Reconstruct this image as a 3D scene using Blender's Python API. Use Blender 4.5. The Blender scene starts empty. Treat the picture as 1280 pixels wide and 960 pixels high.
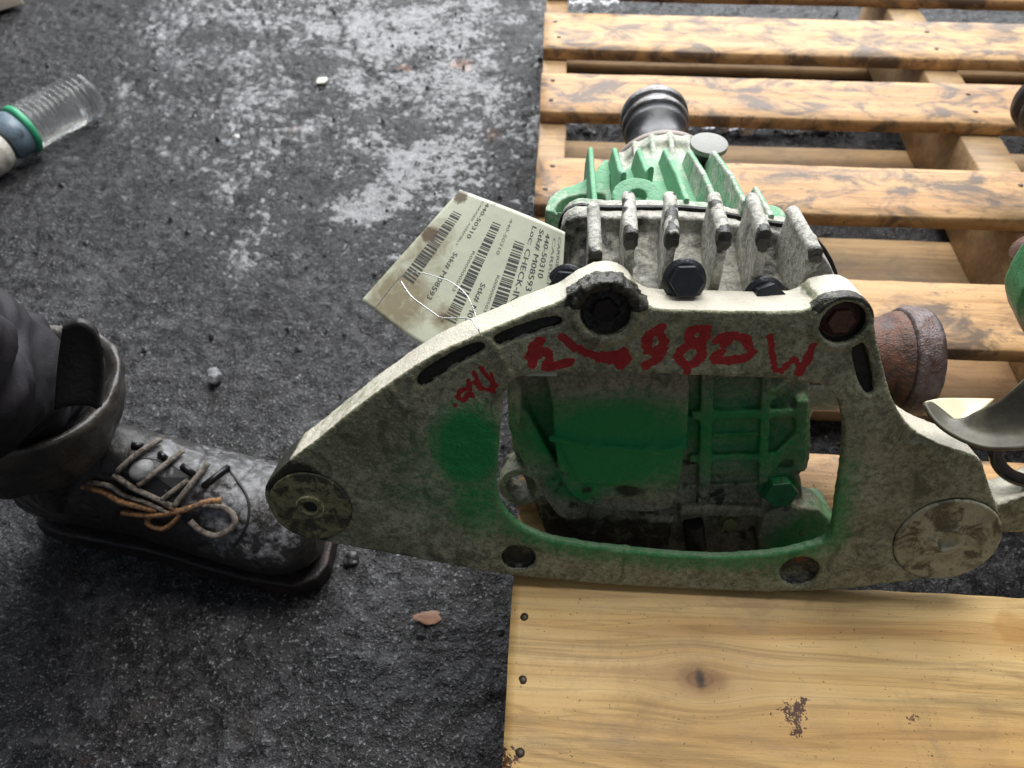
import bpy, bmesh, math, random
import numpy as np
from mathutils import Vector, Matrix
from mathutils.geometry import tessellate_polygon
from mathutils.bvhtree import BVHTree

random.seed(7); rng = np.random.default_rng(11)
scene = bpy.context.scene
COL = scene.collection
PI = math.pi

# ------------------------------------------------------------------ camera
PITCH = math.radians(50.0); YAW = math.radians(3.06); FPX = 961.0
CAMZ = 0.625
cd = bpy.data.cameras.new("camera"); cam = bpy.data.objects.new("camera", cd); COL.objects.link(cam)
cam.location = (0, 0, CAMZ)
cam.rotation_euler = (math.radians(90) - PITCH, 0, YAW)
cd.sensor_width = 36; cd.lens = FPX/1280*36; cd.clip_start = 0.02; cd.clip_end = 100
cd.dof.use_dof = True; cd.dof.focus_distance = 0.47; cd.dof.aperture_fstop = 10.5
scene.camera = cam
# ------------------------------------------------------------------ light: a shop floor lit from the open bay door ahead
w = bpy.data.worlds.new("World"); scene.world = w; w.use_nodes = True
bg = w.node_tree.nodes["Background"]; bg.inputs[0].default_value = (.72, .78, .90, 1); bg.inputs[1].default_value = 0.25
def area(name, loc, target, sx, sy, power, col):
    l = bpy.data.lights.new(name, 'AREA'); l.shape = 'RECTANGLE'; l.size = sx; l.size_y = sy; l.energy = power; l.color = col
    o = bpy.data.objects.new(name, l); COL.objects.link(o); o.location = loc
    o.rotation_euler = (Vector(target)-Vector(loc)).to_track_quat('-Z', 'Y').to_euler()
    return o
area("bay_door_light", (0.2, 2.9, 1.75), (0.15, 0.4, 0.75), 3.4, 2.7, 185, (.95, .975, 1.0))
area("ceiling_light", (0.25, 1.25, 2.6), (0.0, 0.35, 0.0), 1.5, 0.8, 62, (1.0, .975, .94))
scene.view_settings.view_transform = 'Standard'; scene.view_settings.look = 'None'
scene.view_settings.exposure = 0.0; scene.view_settings.gamma = 1.0
scene.render.resolution_x = 1024; scene.render.resolution_y = 768
scene.render.engine = 'CYCLES'

# ------------------------------------------------------------------ measuring helpers (photo point -> real plane)
CP = np.array([0, 0, CAMZ])
RR = np.array([math.cos(YAW), math.sin(YAW), 0])
FF = np.array([-math.sin(YAW)*math.cos(PITCH), math.cos(YAW)*math.cos(PITCH), -math.sin(PITCH)])
UU = np.cross(RR, FF)
def ray(u, v): return FF + RR*(u-640)/FPX - UU*(v-480)/FPX
def hit(u, v, p, n):
    d = ray(u, v); n = np.array(n, float); return CP + d*(np.dot(np.array(p)-CP, n)/np.dot(d, n))
def hz(u, v, z): return hit(u, v, (0, 0, z), (0, 0, 1))
def hy(u, v, y): return hit(u, v, (0, y, 0), (0, 1, 0))
def hd(u, v, dist): return CP + ray(u, v)*dist

# ------------------------------------------------------------------ numpy noise
def vnoise(p, scale, seed=0):
    q = np.asarray(p)*scale + seed*17.13
    i = np.floor(q).astype(np.int64); f = q-i; f = f*f*(3-2*f)
    def h(a, b, c):
        n = (a*374761393 + b*668265263 + c*2147483647 + seed*1013904223) & 0xffffffff
        n = ((n ^ (n >> 13))*1274126177) & 0xffffffff
        n = ((n ^ (n >> 16))*2246822519) & 0xffffffff
        return ((n ^ (n >> 15)) & 0xffffff)/float(0xffffff)
    r = 0
    for dx in (0, 1):
        for dy in (0, 1):
            for dz in (0, 1):
                wt = (f[:, 0] if dx else 1-f[:, 0])*(f[:, 1] if dy else 1-f[:, 1])*(f[:, 2] if dz else 1-f[:, 2])
                r = r + wt*h(i[:, 0]+dx, i[:, 1]+dy, i[:, 2]+dz)
    return r
def fbm(p, scale, octv=4, seed=0, gain=.5):
    t = 0; a = 1; s = 0
    for k in range(octv):
        t = t + a*vnoise(p, scale*2.03**k, seed+k*3); s += a; a *= gain
    return t/s
def sstep(a, b, x): t = np.clip((x-a)/(b-a), 0, 1); return t*t*(3-2*t)

# ------------------------------------------------------------------ node helper
class G:
    def __init__(s, name, rough=.5, metal=0.0, spec=.5):
        s.m = bpy.data.materials.new(name); s.m.use_nodes = True; s.t = s.m.node_tree
        s.b = s.t.nodes["Principled BSDF"]; s.b.inputs["Roughness"].default_value = rough
        s.b.inputs["Metallic"].default_value = metal; s.b.inputs["Specular IOR Level"].default_value = spec
        s.tc = s.t.nodes.new("ShaderNodeTexCoord")
    def put(s, sock, val):
        if isinstance(val, bpy.types.NodeSocket): s.t.links.new(val, sock)
        elif isinstance(val, (tuple, list)) and sock.type == 'RGBA': sock.default_value = (val[0], val[1], val[2], 1)
        else: sock.default_value = val
    def obj(s): return s.tc.outputs["Object"]
    def mapping(s, scale=(1, 1, 1), loc=(0, 0, 0), rot=(0, 0, 0), vec=None):
        n = s.t.nodes.new("ShaderNodeMapping"); s.t.links.new(vec or s.obj(), n.inputs[0])
        n.inputs["Scale"].default_value = scale; n.inputs["Rotation"].default_value = rot; s.put(n.inputs["Location"], loc)
        return n.outputs[0]
    def noise(s, scale, detail=4, rough=.55, vec=None, dist=0.0):
        n = s.t.nodes.new("ShaderNodeTexNoise"); s.t.links.new(vec or s.obj(), n.inputs["Vector"])
        n.inputs["Scale"].default_value = scale; n.inputs["Detail"].default_value = detail
        n.inputs["Roughness"].default_value = rough; n.inputs["Distortion"].default_value = dist
        return n.outputs["Fac"]
    def vor(s, scale, vec=None, feature='F1', out="Distance"):
        n = s.t.nodes.new("ShaderNodeTexVoronoi"); n.feature = feature; s.t.links.new(vec or s.obj(), n.inputs["Vector"])
        n.inputs["Scale"].default_value = scale; return n.outputs[out]
    def ramp(s, f, stops, interp='LINEAR'):
        n = s.t.nodes.new("ShaderNodeValToRGB"); n.color_ramp.interpolation = interp; e = n.color_ramp.elements
        while len(e) > len(stops): e.remove(e[-1])
        while len(e) < len(stops): e.new(1.0)
        for i, (p, c) in enumerate(stops):
            e[i].position = p; e[i].color = (c, c, c, 1) if not isinstance(c, (tuple, list)) else (c[0], c[1], c[2], 1)
        s.put(n.inputs[0], f); return n.outputs[0]
    def math(s, op, a, b=0.0, c=None, clamp=False):
        n = s.t.nodes.new("ShaderNodeMath"); n.operation = op; n.use_clamp = clamp
        s.put(n.inputs[0], a); s.put(n.inputs[1], b)
        if c is not None: s.put(n.inputs[2], c)
        return n.outputs[0]
    def mix(s, f, a, b, mode='MIX'):
        n = s.t.nodes.new("ShaderNodeMix"); n.data_type = 'RGBA'; n.blend_type = mode
        s.put(n.inputs[0], f); s.put(n.inputs[6], a); s.put(n.inputs[7], b); return n.outputs[2]
    def attr(s, name):
        n = s.t.nodes.new("ShaderNodeAttribute"); n.attribute_name = name; return n.outputs["Fac"]
    def rnd(s): n = s.t.nodes.new("ShaderNodeObjectInfo"); return n.outputs["Random"]
    def bump(s, h, strength=.3, dist=.001, prev=None):
        n = s.t.nodes.new("ShaderNodeBump"); n.inputs["Strength"].default_value = strength; n.inputs["Distance"].default_value = dist
        s.put(n.inputs["Height"], h)
        if prev is not None: s.t.links.new(prev, n.inputs["Normal"])
        return n.outputs[0]
    def done(s, color=None, rough=None, metal=None, normal=None):
        if color is not None: s.put(s.b.inputs["Base Color"], color)
        if rough is not None: s.put(s.b.inputs["Roughness"], rough)
        if metal is not None: s.put(s.b.inputs["Metallic"], metal)
        if normal is not None: s.t.links.new(normal, s.b.inputs["Normal"])
        return s.m

def edge_mask(g, a, n, k):   # soft attribute mask broken up by noise
    return g.math('ADD', a, g.math('MULTIPLY', g.math('SUBTRACT', n, .5), k))

M = {}
def mat_cast(name, c1, c2, c3, rough=.6):
    g = G(name, rough, 0.0, .35)
    n1 = g.noise(28, 5, .6); n2 = g.noise(260, 4, .65); n3 = g.noise(900, 2, .6); n4 = g.noise(75, 4, .7, dist=.4)
    base = g.ramp(n1, [(.32, c1), (.5, c2), (.66, c3)])
    base = g.mix(g.ramp(n2, [(.46, .0), (.62, .60)]), base, tuple(x*.42 for x in c1)); n5 = g.noise(480, 3, .7)
    base = g.mix(g.ramp(n5, [(.55, .0), (.67, .50)]), base, tuple(min(.8, x*1.35) for x in c3)); base = g.mix(g.ramp(n5, [(.30, .5), (.42, .0)]), base, tuple(x*.3 for x in c1))
    base = g.mix(g.ramp(n4, [(.58, .0), (.70, .5)]), base, tuple(min(1, x*1.35) for x in c3))
    base = g.mix(g.ramp(g.noise(48, 6, .78, dist=.9), [(.51, .0), (.63, .72)]), base, tuple(x*.38 for x in c1))
    base = g.mix(g.ramp(n3, [(.55, 0.0), (.75, .5)]), base, tuple(x*.35 for x in c1))
    white = edge_mask(g, g.attr("bare_lit"), n4, .8)  # pale bare metal; also carries light painted on upward faces
    base = g.mix(g.ramp(white, [(.4, 0.0), (.7, .9)]), base, (.66, .62, .52))
    mint = edge_mask(g, g.attr("mint"), n2, .9)
    base = g.mix(g.ramp(mint, [(.3, 0.0), (.75, .92)]), base, g.mix(n1, (.07, .30, .14), (.20, .48, .28)))
    gr = edge_mask(g, g.attr("green"), n2, .55)
    gr = edge_mask(g, gr, n5, .35); gr = edge_mask(g, gr, n4, .5)
    base = g.mix(g.ramp(gr, [(.15, 0.0), (.45, .5), (.85, .96)]), base, (.005, .24, .06))
    dk = edge_mask(g, g.attr("dark"), n4, 1.1)
    base = g.mix(g.ramp(dk, [(.35, 0.0), (.62, .94)]), base, (.018, .017, .013))
    rd = edge_mask(g, g.attr("red"), n2, .5)
    rd = edge_mask(g, rd, n3, .35)
    base = g.mix(g.ramp(rd, [(.42, 0.0), (.55, .95)]), base, (.36, .008, .014))
    rust = edge_mask(g, g.attr("rust"), n4, .8)
    base = g.mix(g.ramp(rust, [(.35, 0.0), (.65, .9)]), base, (.16, .05, .022))
    rgh = g.ramp(dk, [(.4, rough), (.65, .28)])
    h = g.math('ADD', g.math('MULTIPLY', n2, .7), g.math('ADD', g.math('MULTIPLY', n3, .4), g.math('MULTIPLY', n5, .6)))
    nm = g.bump(h, .8, .0014); 
    return g.done(base, rgh, None, nm)
M['plate'] = mat_cast("corroded_alloy", (.20, .205, .12), (.305, .308, .195), (.40, .40, .275))
M['alloy'] = mat_cast("grey_alloy", (.40, .39, .335), (.55, .54, .475), (.66, .64, .57))
M['inner'] = mat_cast("grimy_alloy", (.17, .17, .115), (.25, .245, .17), (.33, .32, .235))

def mat_simple(name, col, rough=.5, metal=0.0, var=.25, nscale=60, bump=.15, col2=None, thr=(.45, .6), spec=.5):
    g = G(name, rough, metal, spec); n = g.noise(nscale, 5, .6); n2 = g.noise(nscale*7, 3, .6)
    c = g.ramp(n, [(.3, tuple(x*(1-var) for x in col)), (.7, tuple(min(1, x*(1+var)) for x in col))])
    if col2: c = g.mix(g.ramp(n2 if False else g.noise(nscale*.7, 6, .7, dist=.5), [(thr[0], 0.0), (thr[1], 1.0)]), c, col2)
    r = g.ramp(n, [(.3, max(0, rough-.1)), (.7, min(1, rough+.12))])
    return g.done(c, r, None, g.bump(n2, bump, .001))
M['rust'] = mat_simple("rusty_iron", (.13, .055, .032), .55, .2, .4, 90, .8, (.055, .032, .026))
M['rust_light'] = mat_simple("worn_rusty_rim", (.16, .13, .13), .45, .5, .3, 120, .8, (.09, .05, .038))
M['black_bolt'] = mat_simple("black_oxide_steel", (.035, .037, .042), .33, .55, .3, 80, .3)
M['bolt_grey'] = mat_simple("dull_steel", (.10, .10, .10), .38, .8, .3, 80, .3)
M['green_bolt'] = mat_simple("green_painted_steel", (.008, .13, .04), .4, 0, .3, 120, .4, (.03, .06, .03), (.55, .7))
M['olive_bolt'] = mat_simple("olive_grimy_steel", (.13, .14, .06), .45, .2, .3, 120, .4)
M['rubber'] = mat_simple("black_rubber", (.012, .012, .014), .38, 0, .3, 60, .2)
M['hole'] = mat_simple("near_black_fill", (.008, .008, .008), .5, 0, .3, 60, .2)  # near-black fill; in the bushing bore it stands in for shade
M['crust'] = mat_simple("burnt_grease", (.016, .014, .014), .34, 0, .5, 300, 1.0, (.05, .045, .045), (.58, .72))
M['chrome'] = mat_simple("worn_steel", (.24, .24, .25), .38, .85, .3, 80, .3, (.12, .11, .10))
M['dustrim'] = mat_simple("dusty_steel", (.30, .25, .22), .55, .1, .2, 80, .3)
M['white_disc'] = mat_simple("pale_washer", (.24, .24, .22), .5, .1, .15, 80, .3)
M['bush'] = mat_simple("corroded_bushing", (.22, .20, .10), .55, .1, .35, 100, .8, (.045, .043, .026), (.46, .56))
M['bush_pale'] = mat_simple("pale_corroded_bushing", (.36, .35, .24), .55, .1, .3, 90, .8, (.09, .085, .05), (.5, .6))

def mat_wood(name, c1, c2, c3, stain=.5, knot=None):
    g = G(name, .62, 0, .3)
    off = g.math('MULTIPLY', g.rnd(), 37.0)
    comb = g.t.nodes.new("ShaderNodeCombineXYZ"); g.put(comb.inputs[0], off); g.put(comb.inputs[1], g.math('MULTIPLY', off, 1.7)); g.put(comb.inputs[2], off)
    vec = g.obj()
    kd = None
    if knot:
        sep = g.t.nodes.new("ShaderNodeSeparateXYZ"); g.t.links.new(vec, sep.inputs[0])
        dx = g.math('MULTIPLY', g.math('SUBTRACT', sep.outputs[0], knot[0]), .62); dx0 = dx; dy = g.math('SUBTRACT', sep.outputs[1], knot[1])
        dy = g.math('ADD', dy, g.math('MULTIPLY', g.math('SUBTRACT', g.noise(18, 2), .5), .008))
        d2 = g.math('ADD', g.math('MULTIPLY', dx, dx), g.math('MULTIPLY', dy, dy))
        kd = g.math('SQRT', d2)
        e = g.math('POWER', 2.718, g.math('MULTIPLY', d2, -1/(.020**2)))
        ny = g.math('SUBTRACT', sep.outputs[1], g.math('MULTIPLY', dy, g.math('MULTIPLY', e, .82)))
        c = g.t.nodes.new("ShaderNodeCombineXYZ"); g.put(c.inputs[0], sep.outputs[0]); g.put(c.inputs[1], ny); g.put(c.inputs[2], sep.outputs[2])
        vec = c.outputs[0]
    v1 = g.mapping((1.6, 26, 26), comb.outputs[0], vec=vec)
    v2 = g.mapping((6, 210, 210), comb.outputs[0], vec=vec)
    v3 = g.mapping((1, 1.6, 1), comb.outputs[0])
    n1 = g.noise(1.0, 4, .55, v1, .6); n2 = g.noise(1.0, 5, .7, v2, .3); n3 = g.noise(16, 5, .7, v3, .8)
    base = g.ramp(n1, [(.30, c1), (.45, c2), (.55, c3), (.68, c2)])
    base = g.mix(g.ramp(n2, [(.40, .0), (.68, .20 if knot else .42)]), base, tuple(x*.45 for x in c1))
    # thin dark growth rings
    w1 = g.math('SINE', g.math('MULTIPLY', n1, 60.0))
    base = g.mix(g.ramp(w1, [(.70, 0.0), (1.0, .30)]), base, tuple(x*.55 for x in c1))
    n3b = g.noise(1.0, 6, .75, g.mapping((14, 55, 14), comb.outputs[0]), .6)
    if not knot:
        base = g.mix(g.ramp(g.rnd(), [(.0, .0), (1.0, .45)]), base, (.40, .20, .085))
        base = g.mix(g.ramp(n3b, [(.50, 0.0), (.66, stain*.75)]), base, (.16, .085, .045))
    st = g.ramp(n3, [(.47, 0.0), (.60, stain)]) if not knot else g.ramp(n3, [(.54, 0.0), (.66, stain)])
    base = g.mix(st, base, (.085, .065, .055))
    sp = g.noise(60, 4, .75, v3, .5)
    base = g.mix(g.ramp(sp, [(.64, 0.0), (.70, stain)]), base, (.07, .04, .03))
    if knot:
        ns = g.noise(1.0, 5, .6, g.mapping((2.2, 34, 34), (3.1, 1.7, .4), vec=vec), .9)
        base = g.mix(g.ramp(ns, [(.50, 0.0), (.58, .50), (.64, .12)]), base, (.20, .125, .05))
        base = g.mix(g.ramp(g.noise(9, 6, .7, dist=.6), [(.54, 0.0), (.66, .38)]), base, (.20, .14, .085))
        ring = g.math('SINE', g.math('MULTIPLY', kd, 1600.0))
        kc = g.mix(g.ramp(ring, [(.0, .0), (1, .6)]), (.22, .105, .038), (.10, .045, .018))
        kdn = g.math('ADD', kd, g.math('MULTIPLY', g.math('SUBTRACT', g.noise(90, 4), .5), .008))
        base = g.mix(g.ramp(kdn, [(.0, .75), (.014, .35), (.045, .0)]), base, (.22, .12, .05))
        base = g.mix(g.ramp(kdn, [(.0065, .95), (.0090, .0)]), base, kc)
        kx = g.math('MULTIPLY', dx, 3.2); ky = g.math('MULTIPLY', dy, .85)
        kk = g.math('ADD', g.math('SQRT', g.math('ADD', g.math('MULTIPLY', kx, kx), g.math('MULTIPLY', ky, ky))), g.math('MULTIPLY', g.math('SUBTRACT', g.noise(200, 3), .5), .008))
        base = g.mix(g.ramp(kk, [(.0030, 1.0), (.0055, .0)]), base, (.012, .008, .006))
    base = g.mix(g.ramp(edge_mask(g, g.attr("stain"), g.noise(380, 3, .7), 3.2), [(.55, 0.0), (.65, .95)]), base, (.055, .018, .010))
    base = g.mix(g.ramp(edge_mask(g, g.attr("orange"), g.noise(60, 4), .5), [(.3, 0.0), (.7, .5)]), base, (.42, .20, .05))
    nm = g.bump(g.math('ADD', g.math('MULTIPLY', n2, .8), g.math('MULTIPLY', g.noise(500, 3), .3)), .6, .0012)
    return g.done(base, g.ramp(n3, [(.4, .55), (.7, .42)]), None, nm)
M['wood'] = mat_wood("pallet_wood", (.46, .25, .10), (.62, .37, .165), (.70, .455, .225), .85)
M['wood_front'] = mat_wood("pallet_front_wood", (.46, .26, .085), (.64, .41, .155), (.72, .50, .22), .12, knot=(hz(875, 848, .125)[0]-.496, hz(875, 848, .125)[1]-.68))
M['wood_old'] = mat_wood("weathered_stringer_wood", (.40, .25, .12), (.50, .34, .18), (.56, .40, .22), .3)

def mat_floor():
    g = G("oily_floor", .4, 0, .5)
    n1 = g.noise(12, 6, .68, dist=.4); n2 = g.noise(70, 5, .7); n3 = g.noise(330, 2, .7); n4 = g.noise(4.5, 4, .65, dist=.7)
    st = g.noise(1.0, 6, .7, g.mapping((8, 30, 8), rot=(0, 0, .3)), .5)
    c = g.ramp(n1, [(.34, (.009, .0085, .0085)), (.48, (.023, .022, .023)), (.60, (.048, .047, .050)), (.70, (.080, .079, .085))])
    c = g.mix(g.ramp(n2, [(.50, 0.0), (.60, .85)]), c, (.008, .008, .008))
    c = g.mix(g.ramp(st, [(.55, 0.0), (.66, .6)]), c, (.085, .085, .093))
    c = g.mix(g.ramp(n3, [(.585, 0.0), (.66, .85)]), c, (.22, .22, .23))
    c = g.mix(g.ramp(g.noise(6, 5, .75, dist=.9), [(.62, 0.0), (.70, .6)]), c, (.060, .034, .022))
    c = g.mix(g.ramp(g.attr("crack"), [(.2, 0.0), (.7, .95)]), c, (.008, .0075, .0075))
    c = g.mix(g.ramp(edge_mask(g, g.attr("orange"), n2, 1.0), [(.35, 0.0), (.8, .7)]), c, (.20, .085, .03))
    wet = g.math('ADD', g.attr("scuff"), g.math('MULTIPLY', g.math('SUBTRACT', n4, .5), 2.2))
    wet = g.math('ADD', wet, g.math('MULTIPLY', g.math('SUBTRACT', n1, .5), 1.7))
    wet = g.math('ADD', wet, g.math('MULTIPLY', g.math('SUBTRACT', n2, .5), 2.6))
    wet = g.math('ADD', wet, g.math('MULTIPLY', g.math('SUBTRACT', g.noise(170, 4, .7), .5), 1.6))
    dry = g.ramp(wet, [(.15, 1.0), (.85, .35)])
    r = g.ramp(wet, [(-.0, .52), (.30, .36), (.85, .22)])
    sp = g.ramp(wet, [(.0, .38), (.5, .6), (.9, .75)])
    g.put(g.b.inputs["Specular IOR Level"], sp)
    nm = g.bump(g.math('MULTIPLY', n2, dry), .9, .006); nm = g.bump(g.math('MULTIPLY', g.noise(190, 2, .5), dry), .6, .003, nm); nm = g.bump(g.math('MULTIPLY', n3, dry), .8, .0026, nm)
    return g.done(c, r, None, nm)
M['floor'] = mat_floor()

# ------------------------------------------------------------------ mesh helpers
class MB:
    def __init__(s): s.v = []; s.f = []
    def add(s, vs, fs):
        o = len(s.v); s.v += [tuple(map(float, p)) for p in vs]; s.f += [tuple(i+o for i in f) for f in fs]; return s
    def box(s, a, b):
        x0, y0, z0 = a; x1, y1, z1 = b
        return s.add([(x0,y0,z0),(x1,y0,z0),(x1,y1,z0),(x0,y1,z0),(x0,y0,z1),(x1,y0,z1),(x1,y1,z1),(x0,y1,z1)],
                     [(0,3,2,1),(4,5,6,7),(0,1,5,4),(1,2,6,5),(2,3,7,6),(3,0,4,7)])
    def prism(s, outer, holes, fn, d0, d1):
        """polygon (a,b) with holes extruded between depths; fn(a,b,d)->xyz"""
        loops = [outer]+list(holes); flat = [p for l in loops for p in l]
        tris = tessellate_polygon([[Vector((p[0], p[1], 0)) for p in l] for l in loops])
        n = len(flat); vs = [fn(a, b, d0) for a, b in flat]+[fn(a, b, d1) for a, b in flat]
        fs = []
        for t in tris:
            a, b, c = [flat[i] for i in t]
            ar = (b[0]-a[0])*(c[1]-a[1])-(b[1]-a[1])*(c[0]-a[0])
            if abs(ar) < 1e-14: continue
            t = tuple(t) if ar > 0 else tuple(reversed(t))
            fs.append(t); fs.append(tuple(i+n for i in reversed(t)))
        k = 0
        for li, l in enumerate(loops):
            m = len(l); ar = sum(l[i][0]*l[(i+1) % m][1]-l[(i+1) % m][0]*l[i][1] for i in range(m))
            ccw = ar > 0
            if li > 0: ccw = not ccw
            for i in range(m):
                a, b = k+i, k+(i+1) % m
                fs.append((a, a+n, b+n, b) if (ar > 0) == (li == 0) else (b, b+n, a+n, a))
            k += m
        return s.add(vs, fs)
    def lathe(s, prof, c, ax, seg=40):
        """profile [(r, t)] about axis ax through c; closed with caps"""
        ax = Vector(ax).normalized(); e1 = ax.orthogonal().normalized(); e2 = ax.cross(e1); c = Vector(c)
        vs = []; fs = []
        for r, t in prof:
            for k in range(seg):
                a = 2*PI*k/seg; vs.append(c+ax*t+(e1*math.cos(a)+e2*math.sin(a))*max(r, 1e-5))
        for i in range(len(prof)-1):
            for k in range(seg):
                a = i*seg+k; b = i*seg+(k+1) % seg; fs.append((a, b, b+seg, a+seg))
        fs.append(tuple(reversed(range(seg)))); fs.append(tuple(range((len(prof)-1)*seg, len(prof)*seg)))
        return s.add(vs, fs)
    def tube(s, pts, r, seg=10, smooth=True, cap=True):
        pts = [Vector(p) for p in pts]
        if smooth and len(pts) > 2: pts, r = catmull(pts, r)
        rs = r if isinstance(r, (list, tuple)) else [r]*len(pts)
        vs = []; fs = []; up = None
        for i, p in enumerate(pts):
            t = (pts[min(i+1, len(pts)-1)]-pts[max(i-1, 0)]).normalized()
            if up is None: up = t.orthogonal().normalized()
            up = (up-t*up.dot(t)).normalized(); sd = t.cross(up)
            for k in range(seg):
                a = 2*PI*k/seg; vs.append(p+(up*math.cos(a)+sd*math.sin(a))*rs[i])
        for i in range(len(pts)-1):
            for k in range(seg):
                a = i*seg+k; b = i*seg+(k+1) % seg; fs.append((a, b, b+seg, a+seg))
        if cap: fs.append(tuple(reversed(range(seg)))); fs.append(tuple(range((len(pts)-1)*seg, len(pts)*seg)))
        return s.add(vs, fs)
    def loft(s, rings):
        seg = len(rings[0]); vs = [p for r in rings for p in r]; fs = []
        for i in range(len(rings)-1):
            for k in range(seg):
                a = i*seg+k; b = i*seg+(k+1) % seg; fs.append((a, b, b+seg, a+seg))
        fs.append(tuple(reversed(range(seg)))); fs.append(tuple(range((len(rings)-1)*seg, len(rings)*seg)))
        return s.add(vs, fs)
    def mesh(s, name):
        m = bpy.data.meshes.new(name); m.from_pydata(s.v, [], s.f); m.update()
        bm = bmesh.new(); bm.from_mesh(m); bmesh.ops.recalc_face_normals(bm, faces=bm.faces); bm.to_mesh(m); bm.free()
        return m
def catmull(pts, r, sub=6):
    out = []; rs = []
    n = len(pts)
    for i in range(n-1):
        p0, p1, p2, p3 = pts[max(i-1, 0)], pts[i], pts[i+1], pts[min(i+2, n-1)]
        for k in range(sub):
            t = k/sub
            out.append(.5*((2*p1)+(p2-p0)*t+(2*p0-5*p1+4*p2-p3)*t*t+(3*p1-p0-3*p2+p3)*t**3))
            if isinstance(r, (list, tuple)): rs.append(r[i]*(1-t)+r[i+1]*t)
    out.append(pts[-1])
    if isinstance(r, (list, tuple)): rs.append(r[-1]); return out, rs
    return out, r

def getv(m): a = np.empty(len(m.vertices)*3, np.float32); m.vertices.foreach_get('co', a); return a.reshape(-1, 3).astype(float)
def getn(m): a = np.empty(len(m.vertices)*3, np.float32); m.vertex_normals.foreach_get('vector', a); return a.reshape(-1, 3).astype(float)
def setv(m, v): m.vertices.foreach_set('co', v.astype(np.float32).ravel()); m.update()
def setattr_f(m, name, vals):
    a = m.attributes.new(name, 'FLOAT', 'POINT'); a.data.foreach_set('value', np.asarray(vals, np.float32))
def smooth_shade(m, on=True): m.polygons.foreach_set('use_smooth', [on]*len(m.polygons))
def evaluated(o):
    dg = bpy.context.evaluated_depsgraph_get(); dg.update()
    return bpy.data.meshes.new_from_object(o.evaluated_get(dg))
def remesh(mb, name, voxel, smooth=3, rough=.0003, rscale=160, fac=.5):
    me = mb.mesh(name+"_raw") if isinstance(mb, MB) else mb
    o = bpy.data.objects.new("tmp", me); COL.objects.link(o)
    r = o.modifiers.new("r", 'REMESH'); r.mode = 'VOXEL'; r.voxel_size = voxel; r.adaptivity = 0
    if smooth:
        sm = o.modifiers.new("s", 'SMOOTH'); sm.factor = fac; sm.iterations = smooth
    m = evaluated(o); m.name = name; bpy.data.objects.remove(o)
    m.materials.clear()
    if rough:
        v = getv(m); n = getn(m); h = fbm(v, rscale, 3, 5)-.5; setv(m, v+n*(h*2*rough)[:, None])
    smooth_shade(m); return m
def bevelled(mb, name, width, seg=2):
    me = mb.mesh(name+"_raw"); bm = bmesh.new(); bm.from_mesh(me)
    es = [e for e in bm.edges if len(e.link_faces) == 2 and e.calc_face_angle(0) > .5]
    bmesh.ops.bevel(bm, geom=es, offset=width, segments=seg, affect='EDGES', profile=.6)
    m = bpy.data.meshes.new(name); bm.to_mesh(m); bm.free(); smooth_shade(m)
    bm2 = None
    return m

def thing(name, label, cat, loc, group=None):
    o = bpy.data.objects.new(name, None); COL.objects.link(o); o.location = loc; o.empty_display_size = .05
    o['label'] = label; o['category'] = cat
    if group: o['group'] = group
    return o
def rootloc(o):
    p = Vector((0, 0, 0))
    while o is not None: p += o.location; o = o.parent
    return p
def part(name, mesh, mat, parent=None, label=None, world=True):
    """mesh given in world coordinates; stored relative to its parent chain"""
    if isinstance(mesh, MB): mesh = mesh.mesh(name); 
    o = bpy.data.objects.new(name, mesh); COL.objects.link(o)
    if mat is not None:
        mesh.materials.clear(); mesh.materials.append(mat)
    if parent is not None:
        o.parent = parent
        if world: mesh.transform(Matrix.Translation(-rootloc(parent)))
    if label: o['label'] = label
    return o
def inst(name, mesh, parent, loc, rot=(0, 0, 0), scale=1, label=None):
    o = bpy.data.objects.new(name, mesh); COL.objects.link(o)
    o.location = Vector(loc)-(rootloc(parent) if parent else Vector((0, 0, 0))); o.parent = parent; o.rotation_euler = rot
    o.scale = (scale,)*3 if not isinstance(scale, tuple) else scale
    if label: o['label'] = label
    return o
def tag(o, label, cat, group=None, kind=None):
    if label: o['label'] = label
    if cat: o['category'] = cat
    if group: o['group'] = group
    if kind: o['kind'] = kind
def centre_origin(o):
    """move a top-level mesh's origin to its base centre"""
    v = getv(o.data); c = (v.min(0)+v.max(0))/2; c[2] = v[:, 2].min()
    o.data.transform(Matrix.Translation(-Vector(c))); o.location = Vector(c)

# ================================================================== FLOOR
def seg_dist(p, a, b):
    a = np.array(a); b = np.array(b); ab = b-a; t = np.clip(((p-a)@ab)/(ab@ab), 0, 1)
    return np.linalg.norm(p-(a+t[:, None]*ab), axis=1)
def poly_dist(p, pts):
    d = np.full(len(p), 9.0)
    for i in range(len(pts)-1): d = np.minimum(d, seg_dist(p, pts[i], pts[i+1]))
    return d
def axis(a, b, s, far, grow=1.35):
    mid = list(np.arange(a, b, s)); lo = []; x = a; st = s
    while x > far[0]: st *= grow; x -= st; lo.append(x)
    hi = []; x = mid[-1]; st = s
    while x < far[1]: st *= grow; x += st; hi.append(x)
    return np.array(lo[::-1]+mid+hi)
def floor_height(p):
    h = (fbm(p, 3.0, 3, 1)-.5)*.010 + (fbm(p, 22, 4, 2)-.5)*.0085
    r = 1-np.abs(fbm(p, 34, 4, 9)-.5)*2
    h += -sstep(.90, 1.0, r)*.0022
    c = fbm(p, 60, 3, 4, .6); h += sstep(.52, .66, c)*.0024
    h += (fbm(p, 150, 3, 6)-.5)*.0026*(.3+1.4*fbm(p, 9, 2, 15))
    return h
xs = axis(-1.15, .75, .0042, (-22, 22)); ys = axis(.05, 1.55, .0042, (-22, 22))
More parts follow.
